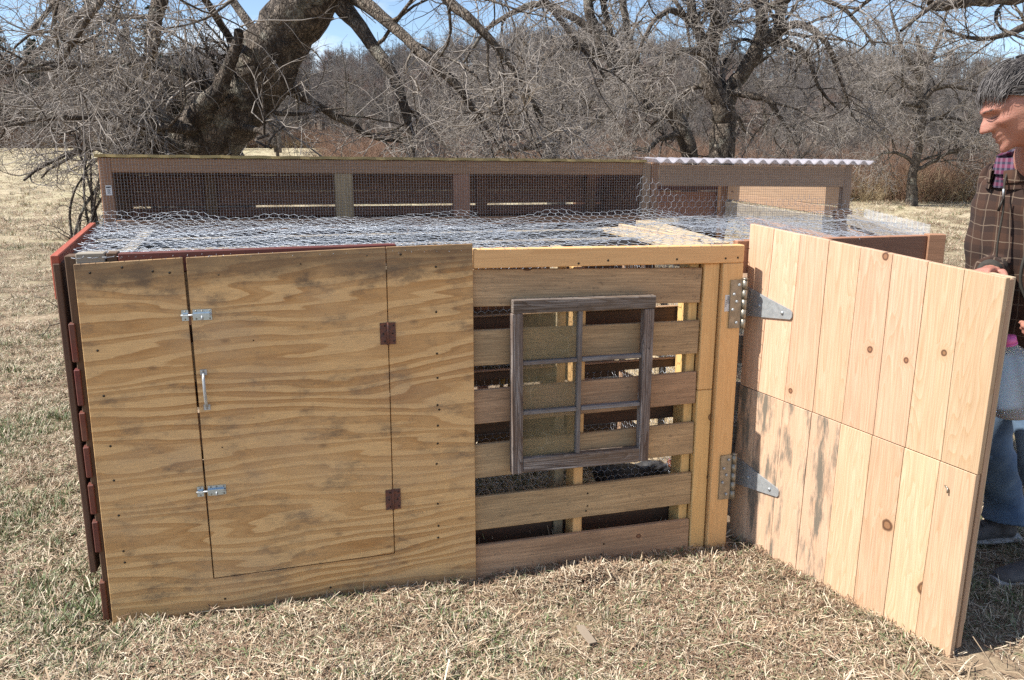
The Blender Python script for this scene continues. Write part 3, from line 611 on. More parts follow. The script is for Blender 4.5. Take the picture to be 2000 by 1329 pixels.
# ------------------------------------------------------------------ old six-light window sash fixed against the pallet
sash = empty('window_sash', COOP_O, COOP_A)
tag(sash, 'old weathered six pane window sash with peeling paint leaning on the pallet slats', 'window')
x0, x1, zb0, zt0 = 1.352, 1.882, 0.413, 1.040; Y0, TH = -0.032, 0.034; yc = Y0 + TH / 2
board('bottom_rail', sash, (x0 + .041, yc, zb0 + 0.029), (x1 - .041, yc, zb0 + 0.026), 0.054, TH, MT['sash'])
board('top_rail', sash, (x0 + .002, yc - .001, zt0 - 0.019), (x1 + .003, yc - .001, zt0 - 0.026), 0.046, TH, MT['sash'])
board('stile', sash, (x0 + 0.019, yc, zb0), (x0 + 0.019, yc, zt0 - 0.043), 0.040, TH, MT['sash'], up=(1, 0, 0))
board('stile', sash, (x1 - 0.024, yc, zb0), (x1 - 0.021, yc, zt0 - 0.050), 0.040, TH, MT['sash'], up=(1, 0, 0))
xm = 1.602
board('glazing_bar', sash, (xm - .002, yc, zb0 + .055), (xm, yc, zt0 - .044), 0.016, TH * .75, MT['paint'], up=(1, 0, 0))
for zc in (0.818, 0.637):
    board('glazing_bar', sash, (x0 + .039, yc, zc), (xm - .009, yc, zc), 0.015, TH * .75, MT['paint']); board('glazing_bar', sash, (xm + .008, yc, zc), (x1 - .043, yc, zc - .001), 0.015, TH * .75, MT['paint'])
g = NT('dusty_yellowed_glass'); v = g.objvec()
sc1 = g.noise(g.scl(v, (14, 14, 14)), 1.0, 3, 0.5); vv = g.vor(g.scl(v, (9, 9, 9)), 2.0, 0, 'DISTANCE_TO_EDGE')
scr = g.math('MULTIPLY', g.ramp(vv, [(0.0, 1.0), (0.02, 0.0)]), g.ramp(sc1, [(0.5, 0.0), (0.6, 1.0)]))
al = g.math('ADD', g.math('MULTIPLY', sc1, 0.34), g.math('ADD', 0.05, g.math('MULTIPLY', scr, 0.12)), clamp=True)
MT['glass'] = g.fin(g.mix(scr, (0.27, 0.235, 0.13), (0.42, 0.40, 0.30)), 0.12, Alpha=al)
for za, zb_ in ((0.826, zt0 - .043), (0.645, 0.810), (zb0 + .056, 0.629)):
    board('pane', sash, (x0 + .040, yc + .004, (za + zb_) / 2), (xm - .010, yc + .004, (za + zb_) / 2), zb_ - za, 0.0025, MT['glass'], bev=0)

# ------------------------------------------------------------------ hay inside
def straw_mesh(name, n, fn, lmin, lmax, w, mats, seed=1, lift=0.35):
    rg = np.random.default_rng(seed); c = fn(rg, n); a = rg.uniform(0, 2 * np.pi, n); L = rg.uniform(lmin, lmax, n); t = rg.normal(0, lift, n)
    d = np.stack([np.cos(a) * np.cos(t), np.sin(a) * np.cos(t), np.sin(t)], -1); s = np.stack([-np.sin(a), np.cos(a), 0 * a], -1) * w * rg.uniform(.5, 1.5, n)[:, None]; up = nrm(np.cross(d, s))
    b = rg.normal(0, 0.18, n)[:, None] * up * L[:, None]
    P0 = c - d * L[:, None] / 2; P1 = c + b; P2 = c + d * L[:, None] / 2 
    V = np.stack([P0 - s, P0 + s, P1 + s, P1 - s, P2 + s * .5, P2 - s * .5], 1).reshape(-1, 3); i = np.arange(n)[:, None] * 6
    F = np.concatenate([i + np.array([[0, 1, 2, 3]]), i + np.array([[3, 2, 4, 5]])]); mi = rg.integers(0, len(mats), n); return np_mesh(name, V, F, False, np.concatenate([mi, mi]))
MT['straw1'] = simple('bleached_straw', (0.66, 0.56, 0.42), 0.75, 0, 0.3, 8); MT['straw2'] = simple('tan_straw', (0.42, 0.315, 0.21), 0.8, 0, 0.3, 8)
MT['straw3'] = simple('brown_thatch', (0.23, 0.145, 0.095), 0.85, 0, 0.3, 8); MT['green1'] = simple('fresh_grass_green', (0.115, 0.165, 0.055), 0.6, 0, 0.3, 8); MT['green2'] = simple('grey_green_grass', (0.24, 0.27, 0.15), 0.65, 0, 0.3, 8)
def hayf(rg, n):
    x = rg.uniform(1.15, 2.1, n); y = rg.uniform(0.16, 1.1, n); hmax = 0.085 + 0.06 * np.exp(-((x - 1.45) ** 2) / 0.05 - ((y - 0.45) ** 2) / 0.05)
    return np.stack([x, y, 0.01 + rg.uniform(0, 1, n) ** 0.7 * hmax], -1)
me = straw_mesh('hay', 9000, hayf, 0.04, 0.14, 0.0018, 0 or [1, 2, 3, 4], 5)
hay = link('hay_litter', me, [MT['straw1'], MT['straw1'], MT['green2'], MT['straw2']], None, COOP_O, (0, 0, COOP_A))
tag(hay, 'loose pale hay litter on the ground inside the run', kind='stuff')
# ------------------------------------------------------------------ ground: one sheet, near field level, rising to the wood and the hill behind
def sstep(a, b, x): t = np.clip((x - a) / (b - a), 0, 1); return t * t * (3 - 2 * t)
def gh(x, y):
    x = np.asarray(x, float); y = np.asarray(y, float)
    near = 0.012 * np.sin(x * 2.1 + 0.4) * np.sin(y * 1.7 + 1.0) + 0.006 * np.sin(x * 6.3 + y * 4.1)
    rise = 1.25 * sstep(12, 70, y) * sstep(14, -4, x - 0.10 * y) + 0.35 * sstep(20, 60, y)
    ang = x / np.maximum(y, 20)
    ridge = 19.5 + 2.5 * np.sin(ang * 7.0 + 1.0) + 1.4 * np.sin(ang * 17 + 0.4) - 2.0 * sstep(-0.2, -0.6, ang)
    hill = ridge * sstep(75, 235, y)
    return near * np.clip(1 - y / 60, 0, 1) + rise + hill
xs_ = np.concatenate([-np.geomspace(900, 6, 34), np.linspace(-5.6, 5.6, 85), np.geomspace(6, 900, 34)])
ys_ = np.concatenate([-np.geomspace(300, 2, 12), np.linspace(-1, 8, 76), np.geomspace(8.3, 1500, 90)])
X, Y = np.meshgrid(xs_, ys_, indexing='ij'); Z = gh(X, Y); nx, ny = X.shape
I = np.arange(nx * ny).reshape(nx, ny); F = np.stack([I[:-1, :-1], I[1:, :-1], I[1:, 1:], I[:-1, 1:]], -1).reshape(-1, 4)
g = NT('dry_spring_turf'); v = g.objvec(rnd=False); sp_ = g.sep(v)
n1 = g.noise(v, 1.1, 5, 0.6); n2 = g.noise(v, 38, 5, 0.75); n3 = g.noise(g.scl(v, (1, 0.35, 1)), 0.35, 4, 0.6); n4 = g.noise(v, 9, 4, 0.7)
c = g.mix(g.ramp(n2, [(0.35, 0.0), (0.65, 1.0)]), (0.155, 0.100, 0.066), (0.33, 0.24, 0.16))
c = g.mix(g.math('MULTIPLY', g.ramp(n4, [(0.45, 0.0), (0.7, 1.0)]), 0.5), c, (0.42, 0.35, 0.23))
leftness = g.n('MapRange', Value=sp_[0], From__Min=2.0, From__Max=-3.0).outputs[0]
gm_ = g.math('MULTIPLY', g.ramp(n1, [(0.42, 0.0), (0.66, 1.0)]), g.math('ADD', 0.22, g.math('MULTIPLY', leftness, 0.35)))
c = g.mix(gm_, c, (0.17, 0.17, 0.085))
far = g.n('MapRange', Value=sp_[1], From__Min=5.0, From__Max=22.0).outputs[0]
fc = g.mix(g.ramp(n3, [(0.35, 0.0), (0.65, 1.0)]), (0.42, 0.345, 0.225), (0.34, 0.30, 0.175))
fc = g.mix(g.math('MULTIPLY', g.ramp(g.noise(g.scl(v, (1, .4, 1)), 2.3, 6, 0.7), [(0.4, 0.0), (0.7, 1.0)]), 0.55), fc, (0.47, 0.41, 0.29))
c = g.mix(far, c, fc)
wood_f = g.n('MapRange', Value=sp_[1], From__Min=70.0, From__Max=78.0).outputs[0]
c = g.mix(wood_f, c, (0.13, 0.10, 0.075))
g.bump(g.math('ADD', n2, n4), 0.6, 0.02)
ground = link('ground', np_mesh('ground', np.stack([X, Y, Z], -1).reshape(-1, 3), F), g.fin(c, 0.95))
tag(ground, kind='structure')

# ------------------------------------------------------------------ scattering many small clumps as ONE stuff object
def scatter(name, pts, rot, scl, protos, idx=None, **tags):
    me = bpy.data.meshes.new(name); me.vertices.add(len(pts)); me.vertices.foreach_set('co', pts.astype(np.float32).ravel())
    a = me.attributes.new('rot', 'FLOAT_VECTOR', 'POINT'); a.data.foreach_set('vector', rot.astype(np.float32).ravel())
    a = me.attributes.new('scl', 'FLOAT', 'POINT'); a.data.foreach_set('value', scl.astype(np.float32))
    if idx is None: idx = RNG.integers(0, len(protos), len(pts))
    a = me.attributes.new('idx', 'INT', 'POINT'); a.data.foreach_set('value', idx.astype(np.int32))
    o = link(name, me); t = bpy.data.node_groups.new(name + '_nodes', 'GeometryNodeTree')
    t.interface.new_socket('Geometry', in_out='INPUT', socket_type='NodeSocketGeometry'); t.interface.new_socket('Geometry', in_out='OUTPUT', socket_type='NodeSocketGeometry')
    gi = t.nodes.new('NodeGroupInput'); go = t.nodes.new('NodeGroupOutput'); ip = t.nodes.new('GeometryNodeInstanceOnPoints'); jn = t.nodes.new('GeometryNodeJoinGeometry')
    for p in reversed(protos):
        oi = t.nodes.new('GeometryNodeObjectInfo'); oi.inputs['Object'].default_value = p; oi.inputs['As Instance'].default_value = True; t.links.new(oi.outputs['Geometry'], jn.inputs[0])
    def na(nm, ty):
        x = t.nodes.new('GeometryNodeInputNamedAttribute'); x.data_type = ty; x.inputs[0].default_value = nm; return [q for q in x.outputs if q.enabled][0]
    t.links.new(gi.outputs[0], ip.inputs['Points']); t.links.new(jn.outputs[0], ip.inputs['Instance']); ip.inputs['Pick Instance'].default_value = True
    t.links.new(na('idx', 'INT'), ip.inputs['Instance Index']); t.links.new(na('rot', 'FLOAT_VECTOR'), ip.inputs['Rotation']); t.links.new(na('scl', 'FLOAT'), ip.inputs['Scale'])
    t.links.new(ip.outputs[0], go.inputs[0]); m = o.modifiers.new('scatter', 'NODES'); m.node_group = t
    tag(o, kind='stuff', **tags); return o
def proto(name, me, mats):
    o = bpy.data.objects.new(name, me)
    for m in mats: me.materials.append(m)
    return o

SM = [MT['straw1'], MT['straw2'], MT['straw3'], MT['green1'], MT['green2']]
def mat_clump(seed, n, rad, weights, lmin=.010, lmax=.044, lift=.12, hgt=.009):
    def f(rg, n): a = rg.uniform(0, 6.283, n); r = rad * np.sqrt(rg.uniform(0, 1, n)); return np.stack([r * np.cos(a), r * np.sin(a), rg.uniform(0.001, hgt, n)], -1)
    me = straw_mesh('clump', n, f, lmin, lmax, 0.0009, [0], seed, lift); mi = np.random.default_rng(seed + 99).choice(5, n, p=np.array(weights) / sum(weights))
    me.polygons.foreach_set('material_index', np.concatenate([mi, mi]).astype(np.int32)); return proto('thatch_clump', me, SM)
def tuft(seed, n, rad, hmin, hmax, weights, splay=0.5):
    rg = np.random.default_rng(seed); a = rg.uniform(0, 6.283, n); r = rad * np.sqrt(rg.uniform(0, 1, n)); b = np.stack([r * np.cos(a), r * np.sin(a), 0 * a], -1)
    da = a + rg.normal(0, .8, n); tl = np.abs(rg.normal(0, splay, n)); h = rg.uniform(hmin, hmax, n); w = rg.uniform(.0009, .0018, n)[:, None]
    d1 = np.stack([np.cos(da) * np.sin(tl), np.sin(da) * np.sin(tl), np.cos(tl)], -1); t2 = np.clip(tl + rg.uniform(.2, .9, n), 0, 1.9); d2 = np.stack([np.cos(da) * np.sin(t2), np.sin(da) * np.sin(t2), np.cos(t2)], -1)
    s = np.stack([-np.sin(da), np.cos(da), 0 * da], -1); m = b + d1 * (h * .55)[:, None]; e = m + d2 * (h * .5)[:, None]
    V = np.stack([b - s * w, b + s * w, m + s * w, m - s * w, e + s * w * .25, e - s * w * .25], 1).reshape(-1, 3); i = np.arange(n)[:, None] * 6
    F = np.concatenate([i + np.array([[0, 1, 2, 3]]), i + np.array([[3, 2, 4, 5]])]); mi = rg.choice(5, n, p=np.array(weights) / sum(weights))
    return proto('grass_tuft', np_mesh('tuft', V, F, False, np.concatenate([mi, mi])), SM)
protos = [mat_clump(1, 95, .085, (3, 4, 4, .3, .8)), mat_clump(2, 95, .085, (2, 3, 5, .3, .6)), mat_clump(3, 90, .08, (5, 3, 3, .6, 1.6), .012, .045, .30, .014),
          mat_clump(4, 70, .075, (2, 3, 2, 1.4, 3.5), .015, .05, .45, .014), tuft(5, 34, .03, .012, .038, (3, 3, 1.5, 1, 2.5), .6), tuft(6, 40, .032, .014, .046, (1.5, 1.5, .6, 4, 3), .5), tuft(7, 40, .04, .012, .036, (5, 3, 1, .5, 1), .75)]
def wedge(n, y0, y1, power, xpad=0.72, seed=3):
    rg = np.random.default_rng(seed); u = rg.uniform(0, 1, n); q = 2 - power
    y = (y0 ** q + u * (y1 ** q - y0 ** q)) ** (1 / q); x = rg.uniform(-1, 1, n) * (y * xpad + 0.25); return x, y
def incoop(x, y, pad=0.0):
    c, s = math.cos(COOP_A), math.sin(COOP_A); dx, dy = x - COOP_O[0], y - COOP_O[1]; u = dx * c + dy * s; v = -dx * s + dy * c; return (u > -0.02 - pad) & (u < 3.1 + pad) & (v > 0.0 - pad) & (v < 2.6 + pad), u, v
def pn(x, y, s, seed=0.0):
    return 0.5 + 0.25 * (np.sin(x * s + seed) * np.cos(y * s * 1.3 + seed * 2) + np.sin(x * s * 2.3 - y * s * 1.7 + seed * 3) * .7 + np.sin(x * s * 5.1 + y * s * 4.3 + seed) * .4)
def spread(n, y0, y1, power, smin, smax, seed, name, zup=0.0):
    x, y = wedge(n, y0, y1, power, seed=seed); ins, u, v = incoop(x, y, -0.012); rg = np.random.default_rng(seed + 1)
    dirt = np.exp(-(((x - 1.35) / .45) ** 2 + ((y - 2.25) / .22) ** 2)) + 0.9 * np.exp(-(((x - 1.9) / .5) ** 2 + ((y - 2.75) / .6) ** 2)) + .75 * (pn(x, y, 2.6, 4.0) > .66) + .4 * (pn(x, y, 6.0, 2.0) > .7)
    keep = ~ins & (rg.uniform(0, 1, n) > dirt * .85); x, y, u, v = x[keep], y[keep], u[keep], v[keep]; m = len(x)
    gr = pn(x, y, 1.9, 1.0) + 0.19 * (x < -1.2) * (y < 7) + .045 + .05 * (y < 2.9) + rg.normal(0, .14, m) - .10 * (y > 8) - 0.08 * (x > 0.2)
    idx = np.where(gr > .98, 5, np.where(gr > .78, rg.choice([3, 4, 3], m), np.where(gr > .56, rg.choice([2, 2, 4, 0], m), rg.choice([0, 1, 1, 0, 0, 2, 1, 0, 6], m))))
    edge = (np.abs(v) < .07) & (u > -.05) & (u < 2.4); idx = np.where(edge & (rg.uniform(0, 1, m) < .35), rg.choice([5, 2, 4, 3], m), idx)
    rot = np.stack([rg.normal(0, .12, m), rg.normal(0, .12, m), rg.uniform(0, 6.283, m)], -1); sc = rg.uniform(smin, smax, m) * (1 + 0.0 * y)
    return scatter(name, np.stack([x, y, gh(x, y) + zup], -1), rot, sc, protos, idx)
spread(19000, 1.9, 5.2, 0.9, .55, 1.5, 21, 'turf_grass')
spread(15000, 5.0, 14, 1.1, 1.0, 2.0, 31, 'field_grass')
spread(14000, 13, 60, 1.3, 2.0, 4.2, 41, 'meadow_grass')
# long bleached stalks lying about on the near turf
def stf(rg, n):
    x = rg.uniform(-2.2, 2.2, n); y = rg.uniform(1.9, 4.5, n); k = ~incoop(x, y)[0]; x = np.where(k, x, x - 0); y = np.where(k, y, 2.15 + 0 * y); return np.stack([x, y, gh(x, y) + rg.uniform(.010, .026, n)], -1)
me = straw_mesh('stalks', 900, stf, 0.06, 0.20, 0.0018, [0, 0, 1], 77, 0.10)
o = link('fallen_stalks', me, [MT['straw1'], MT['straw2']]); tag(o, kind='stuff')
# heap of straw by the pallet front
def hp(rg, n):
    a = rg.normal(0, 1, (n, 2)) * [.17, .05]; c, s = math.cos(COOP_A), math.sin(COOP_A); u = 1.62 + a[:, 0]; v = -.115 + a[:, 1]
    x = COOP_O[0] + u * c - v * s; y = COOP_O[1] + u * s + v * c; return np.stack([x, y, gh(x, y) + np.exp(-(a[:, 0] / .15) ** 2 - (a[:, 1] / .05) ** 2) * .055 * rg.uniform(0, 1, n) + .006], -1)
me = straw_mesh('heap', 1600, hp, 0.03, 0.10, 0.0016, [0, 1, 2], 78, 0.45)
o = link('straw_heap', me, [MT['straw1'], MT['straw2'], MT['straw3']]); tag(o, kind='stuff')
# wood offcut and dead leaf
g = NT('weathered_offcut'); MT['off'] = g.fin(g.mix(g.noise(g.scl(g.objvec(), (6, 60, 60)), 1, 4), (0.20, 0.16, 0.12), (0.34, 0.28, 0.215)), .85)
bm = bmesh.new(); vs = [bm.verts.new(p) for p in ((-.048, -.014, 0), (.045, -.016, .002), (.050, .010, .003), (.030, .016, .002), (-.050, .013, 0))]; f = bm.faces.new(vs)
r_ = bmesh.ops.extrude_face_region(bm, geom=[f]); bmesh.ops.translate(bm, vec=(0, 0, .005), verts=[q for q in r_['geom'] if isinstance(q, bmesh.types.BMVert)]); bmesh.ops.recalc_face_normals(bm, faces=bm.faces)
o = bm_done('wood_offcut', bm, MT['off'], None, (0.240, 2.455, float(gh(.24, 2.455)) + .020), (.08, -.05, R(112))); tag(o, 'thin grey brown wood offcut lying flat on the dry grass before the pallet front', 'wood scrap')
g = NT('dead_leaf'); MT['leaf'] = g.fin((0.36, 0.28, 0.19), .8)
bm = bmesh.new(); n_ = 9; rows = []
for i in range(n_):
    t = i / (n_ - 1); w = .020 * math.sin(math.pi * min(1, t * 1.05) ** .8) * (1 + .35 * math.sin(i * 2.6)) + .001
    rows.append([bm.verts.new((t * .07 - .035, w * k, .012 * abs(k) + .014 * math.sin(t * 3.1))) for k in (-1, -.5, 0, .5, 1)])
for a, b in zip(rows[:-1], rows[1:]):
    for k in range(4): bm.faces.new((a[k], b[k], b[k + 1], a[k + 1]))
o = bm_done('dead_leaf', bm, MT['leaf'], None, (0.488, 2.945, float(gh(.49, 2.94)) + .022), (.9, .5, R(80))); tag(o, 'curled pale brown dead leaf on the grass by the lowest pallet slat', 'leaf')
for k, (p, q, rr) in enumerate((((0.86, 3.16, .014), (0.965, 3.245, .060), .004), ((0.80, 3.10, .012), (0.90, 3.16, .022), .003), ((-1.15, 2.56, .02), (-.80, 2.60, .018), .0022))):
    bm = bmesh.new(); m_ = (Vector(p) + Vector(q)) / 2 + Vector((.006, -.004, .008)); bm_cyl(bm, p, m_, rr, seg=7); bm_cyl(bm, m_, q, rr, rr * .7, seg=7)
    o = bm_done('dry_stick', bm, MT['straw1'], None); tag(o, ['pale broken stalk sticking up between gate post and gate', 'short pale stalk on the grass before the gate post', 'long thin pale stalk along the foot of the plywood'][k], 'stick')
# ------------------------------------------------------------------ bare trees
def bark_mat(name, c1, c2, c3, sc=1.0, bump=0.8):
    g = NT(name); v = g.objvec()
    a = g.noise(g.scl(v, (9 * sc, 9 * sc, 4 * sc)), 1.5, 6, 0.7, 0.5); b = g.vor(g.scl(g.mix(0.12, v, g.noise(v, 6, 3, .6, 0, 1)), (60 * sc, 60 * sc, 17 * sc)), 1.0, 0, 'DISTANCE_TO_EDGE'); l = g.noise(v, 5 * sc, 5, 0.7)
    c = g.mix(g.ramp(a, [(0.42, 0.0), (0.58, 1.0)]), tuple(q * .7 for q in c1), tuple(q * 1.25 for q in c2)); c = g.mix(g.ramp(b, [(0.0, 0.6), (0.16, 0.0)]), c, tuple(q * .35 for q in c1)); c = g.mix(g.ramp(l, [(0.55, 0.0), (0.66, 0.8)]), c, c3)
    g.bump(g.math('ADD', a, g.ramp(b, [(0, 0), (.2, 1)])), bump, 0.02); return g.fin(c, 0.9)
MT['bark'] = bark_mat('apple_bark', (0.085, 0.062, 0.046), (0.165, 0.135, 0.108), (0.27, 0.26, 0.215))
MT['bark_far'] = bark_mat('grey_brown_bark', (0.09, 0.07, 0.056), (0.17, 0.14, 0.115), (0.26, 0.245, 0.21), 0.7)
MT['twig'] = simple('grey_twig_bark', (0.31, 0.275, 0.245), 0.7, 0, 0.5, 3.0)
MT['twig2'] = simple('brown_twig_bark', (0.21, 0.175, 0.15), 0.75, 0, 0.45, 3.0)
MT['twig_far'] = simple('distant_twigs', (0.155, 0.138, 0.13), 0.85, 0, 0.35, 0.6)
def grow(P, Rr, k, tmin, tmax, L, ang, n, wob, trop, rf, rmin, rg, up=0.0, taper=0.75, lpow=0.5):
    """k children on every parent line"""
    N, S, _ = P.shape; t = rg.uniform(tmin, tmax, (N, k)); f = t * (S - 1.001); i = f.astype(int); w = (f - i)[..., None]; ar = np.arange(N)[:, None]
    p = P[ar, i] * (1 - w) + P[ar, i + 1] * w; r = (Rr[ar, i] * (1 - w[..., 0]) + Rr[ar, i + 1] * w[..., 0]); tan = nrm(P[ar, i + 1] - P[ar, i])
    q = rg.normal(size=(N, k, 3)); q = nrm(q - tan * (q * tan).sum(-1, keepdims=True)); th = rg.normal(ang, .25, (N, k, 1)); d = nrm(tan * np.cos(th) + q * np.sin(th) + np.array([0, 0, up]))
    Ls = (rg.uniform(L[0], L[1], (N, k)) * (1 - lpow * t)).reshape(-1); p = p.reshape(-1, 3); d = d.reshape(-1, 3); r = r.reshape(-1); M = len(p)
    out = np.empty((M, n + 1, 3)); out[:, 0] = p; cur = rg.normal(size=(M, 3)) * wob * .6
    for s in range(n):
        cur = cur * .45 + rg.normal(size=(M, 3)) * wob; d = nrm(d + cur + np.array(trop) * (s + 1) / n); p = p + d * (Ls / n)[:, None]; out[:, s + 1] = p
    r0 = np.clip(r * rf, rmin, None) * rg.uniform(.8, 1.15, M); R2 = r0[:, None] * (1 - taper * np.linspace(0, 1, n + 1))[None]
    return out, R2
def floor_clip(P, zmin=0.06): P[..., 2] = np.maximum(P[..., 2], zmin); return P
def tree(name, limbs, levels, label, seed, bark='bark', twig='twig', S=16, trunk_sides=12, group=None, cat='tree', base=None, zmin=.25, clear=None):
    """limbs: lists of (x,y,z,r); levels: dicts for grow()"""
    rg = np.random.default_rng(seed); L = np.stack([catmull(l, S) for l in limbs]); P, Rr = L[..., :3], np.maximum(L[..., 3], 0.006)
    jit = rg.normal(size=P.shape) * Rr[..., None] * .16; jit[:, 0] = 0; P = P + jit; root = limbs[0][0]; base = base or (root[0], root[1], float(gh(root[0], root[1])))
    B = np.array(base); t = empty(name, base); tag(t, label, cat, group)
    # thick limbs: finer rings and knobbly cross-section
    V, F = [], []; parts = []
    for i in range(len(P)):
        n2 = 44 if Rr[i].max() > .1 else 24; pp = catmull(np.concatenate([P[i], Rr[i][:, None]], -1), n2)[None]; parts.append(tubes(pp[..., :3], np.maximum(pp[..., 3], .004), trunk_sides, 0.06 if Rr[i].max() > .1 else .04))
    V, F = merge(parts); link('trunk', np_mesh('trunk', V - B, F), MT[bark], t)
    cur = (P, Rr); big, small = [], []
    for j, lv in enumerate(levels):
        lv = dict(lv); sd = lv.pop('sides', 3); frm = lv.pop('first', 0)
        a = grow(cur[0][frm:] if frm else cur[0], cur[1][frm:] if frm else cur[1], rg=rg, **lv)
        if j > 0 or zmin > .5:
            keepm = a[0][..., 2].min(1) > base[2] + zmin
            if clear is not None:
                q = a[0][:, 0]; tz = np.interp(q[:, 2], clear[:, 2], np.arange(len(clear))); tx = np.interp(tz, np.arange(len(clear)), clear[:, 0]); ty = np.interp(tz, np.arange(len(clear)), clear[:, 1])
                keepm &= ~((np.abs(a[0][:, -1, 0] * ty / a[0][:, -1, 1] - tx) < .42) & (a[0][:, -1, 1] < ty) & (q[:, 2] < 3.0) & (rg.uniform(0, 1, len(q)) < .66))
            a = (a[0][keepm], a[1][keepm])
        (big if j == 0 else small).append(tubes(a[0], a[1], sd)); cur = a
    V, F = merge(big); tag(link('branches', np_mesh('branches', V - B, F), MT[bark], t), kind='stuff')
    V, F = merge(small); o = link('twigs', np_mesh('twigs', V - B, F), MT[twig], t); tag(o, kind='stuff')
    return t
def pl(*q): return [(*at(x, y, Y), r) for x, y, Y, r in q]
def G0(x, Y): return (x, Y, float(gh(x, Y)))

# 1. the big leaning apple tree right behind the shelter
X0, Y0_ = at(400, 300, 6.6)[0], 6.6
trunk = [(X0 - .12, Y0_, -0.05, .52), (X0 - .06, Y0_, .45, .38)] + pl((398, 330, 6.6, .30), (426, 245, 6.5, .255), (484, 160, 6.4, .225), (552, 80, 6.25, .20), (616, -10, 6.1, .18), (680, -110, 6.0, .17), (720, -260, 6.0, .13))
limbs = [trunk,
    [(X0 - .05, 6.55, .6, .20)] + pl((365, 285, 6.4, .13), (395, 220, 6.2, .08), (440, 150, 6.1, .05), (470, 60, 6.0, .03)),
    [(X0 - .3, 6.5, .3, .16)] + pl((300, 270, 6.5, .10), (262, 290, 6.4, .06), (225, 300, 6.3, .03)),
    pl((500, 150, 6.5, .03), (440, 60, 6.2, .026), (385, -20, 5.8, .024), (300, -90, 5.3, .02), (180, -60, 4.9, .018), (60, 60, 4.7, .010)),
    pl((530, 120, 6.5, .035), (470, 20, 6.8, .032), (380, -60, 7.0, .03), (250, -40, 7.2, .028), (120, 60, 7.3, .03), (20, 150, 7.2, .015)),
    pl((600, 20, 6.2, .07), (560, -80, 5.6, .05), (470, -160, 5.0, .035), (330, -150, 4.6, .02), (200, 0, 4.5, .014), (120, 120, 4.6, .012)),
    pl((90, -30, 8.6, .07), (130, 40, 8.4, .065), (172, 95, 8.2, .06), (205, 165, 8.0, .065), (235, 240, 7.9, .07), (262, 330, 7.6, .08)),
    pl((312, -20, 5.6, .05), (306, 40, 5.6, .045), (292, 110, 5.7, .038), (258, 190, 5.9, .03), (235, 250, 6.0, .012)),
    pl((640, -20, 6.1, .08), (700, 50, 6.0, .05), (765, 145, 5.9, .038), (800, 250, 5.9, .026), (812, 330, 5.9, .012)),
    pl((650, -40, 6.1, .07), (740, 30, 5.8, .040), (830, 110, 5.6, .030), (900, 180, 5.6, .022), (975, 285, 5.7, .012)),
    pl((680, -100, 6.0, .08), (800, -60, 5.6, .045), (900, 20, 5.4, .030), (985, 110, 5.4, .020), (1060, 230, 5.6, .012)),
    pl((690, -140, 6.0, .08), (850, -150, 6.4, .05), (1010, -60, 6.8, .032), (1110, 60, 7.0, .02), (1180, 150, 7.1, .012)),
    pl((560, 170, 6.5, .05), (610, 200, 6.7, .035), (680, 240, 6.9, .028), (740, 270, 7.0, .02), (830, 280, 7.0, .01)),
    pl((470, 250, 6.3, .03), (520, 262, 6.0, .016), (500, 275, 5.8, .010), (530, 290, 5.7, .006)),
    pl((620, -60, 6.1, .10), (600, -200, 6.3, .07), (540, -330, 6.6, .04)),
    pl((440, 200, 6.4, .06), (350, 140, 6.2, .035), (230, 125, 6.0, .025), (90, 135, 5.8, .02), (-60, 150, 5.7, .01)),
    pl((420, 240, 6.4, .05), (320, 250, 6.0, .03), (200, 230, 5.6, .022), (80, 235, 5.4, .016), (-40, 260, 5.3, .008))]
tree('leaning_apple_tree', limbs, [
    dict(first=1, k=9, tmin=.22, tmax=1, L=(.7, 1.6), ang=.95, n=9, wob=.16, trop=(0, 0, -.10), rf=.34, rmin=.009, sides=6),
    dict(k=7, tmin=.15, tmax=1, L=(.4, 1.05), ang=.9, n=7, wob=.20, trop=(0, 0, -.10), rf=.55, rmin=.0045, sides=4),
    dict(k=5, tmin=.1, tmax=1, L=(.18, .55), ang=.85, n=5, wob=.24, trop=(0, 0, -.04), rf=.6, rmin=.0026, sides=3),
    dict(k=3, tmin=.15, tmax=1, L=(.06, .24), ang=.8, n=3, wob=.26, trop=(0, 0, .05), rf=.65, rmin=.0017, sides=3)],
    'huge leaning old apple tree with rough thick trunk and a tangle of drooping twigs', 5, trunk_sides=20, base=(X0, Y0_, 0), zmin=1.22, clear=np.array(trunk)[:, :3])
# brushy suckers at its foot, left of the shelter
rg = np.random.default_rng(8); sx, sy = at(178, 400, 5.4)[0], 5.4
sl = [[(sx + rg.normal(0, .05), sy + rg.normal(0, .1), 0, .012), (sx + rg.normal(0, .07), sy + rg.normal(0, .1), .6, .010), (sx + .02 + rg.normal(0, .07), sy, 1.15, .008), (sx + .06 + rg.normal(0, .16), sy, 1.55 + rg.normal(0, .08), .005)] for _ in range(9)]
tree('sucker_shrub', sl, [dict(k=14, tmin=.05, tmax=1, L=(.15, .5), ang=.7, n=6, wob=.28, trop=(0, 0, -.1), rf=.5, rmin=.003, sides=3), dict(k=6, tmin=.1, tmax=1, L=(.06, .22), ang=.8, n=4, wob=.3, trop=(0, 0, 0), rf=.6, rmin=.0018)],
     'tangled brown suckers growing up against the left end of the mesh shelter', 9, S=10, trunk_sides=6, cat='shrub', twig='twig2')
rg = np.random.default_rng(18); sl = []
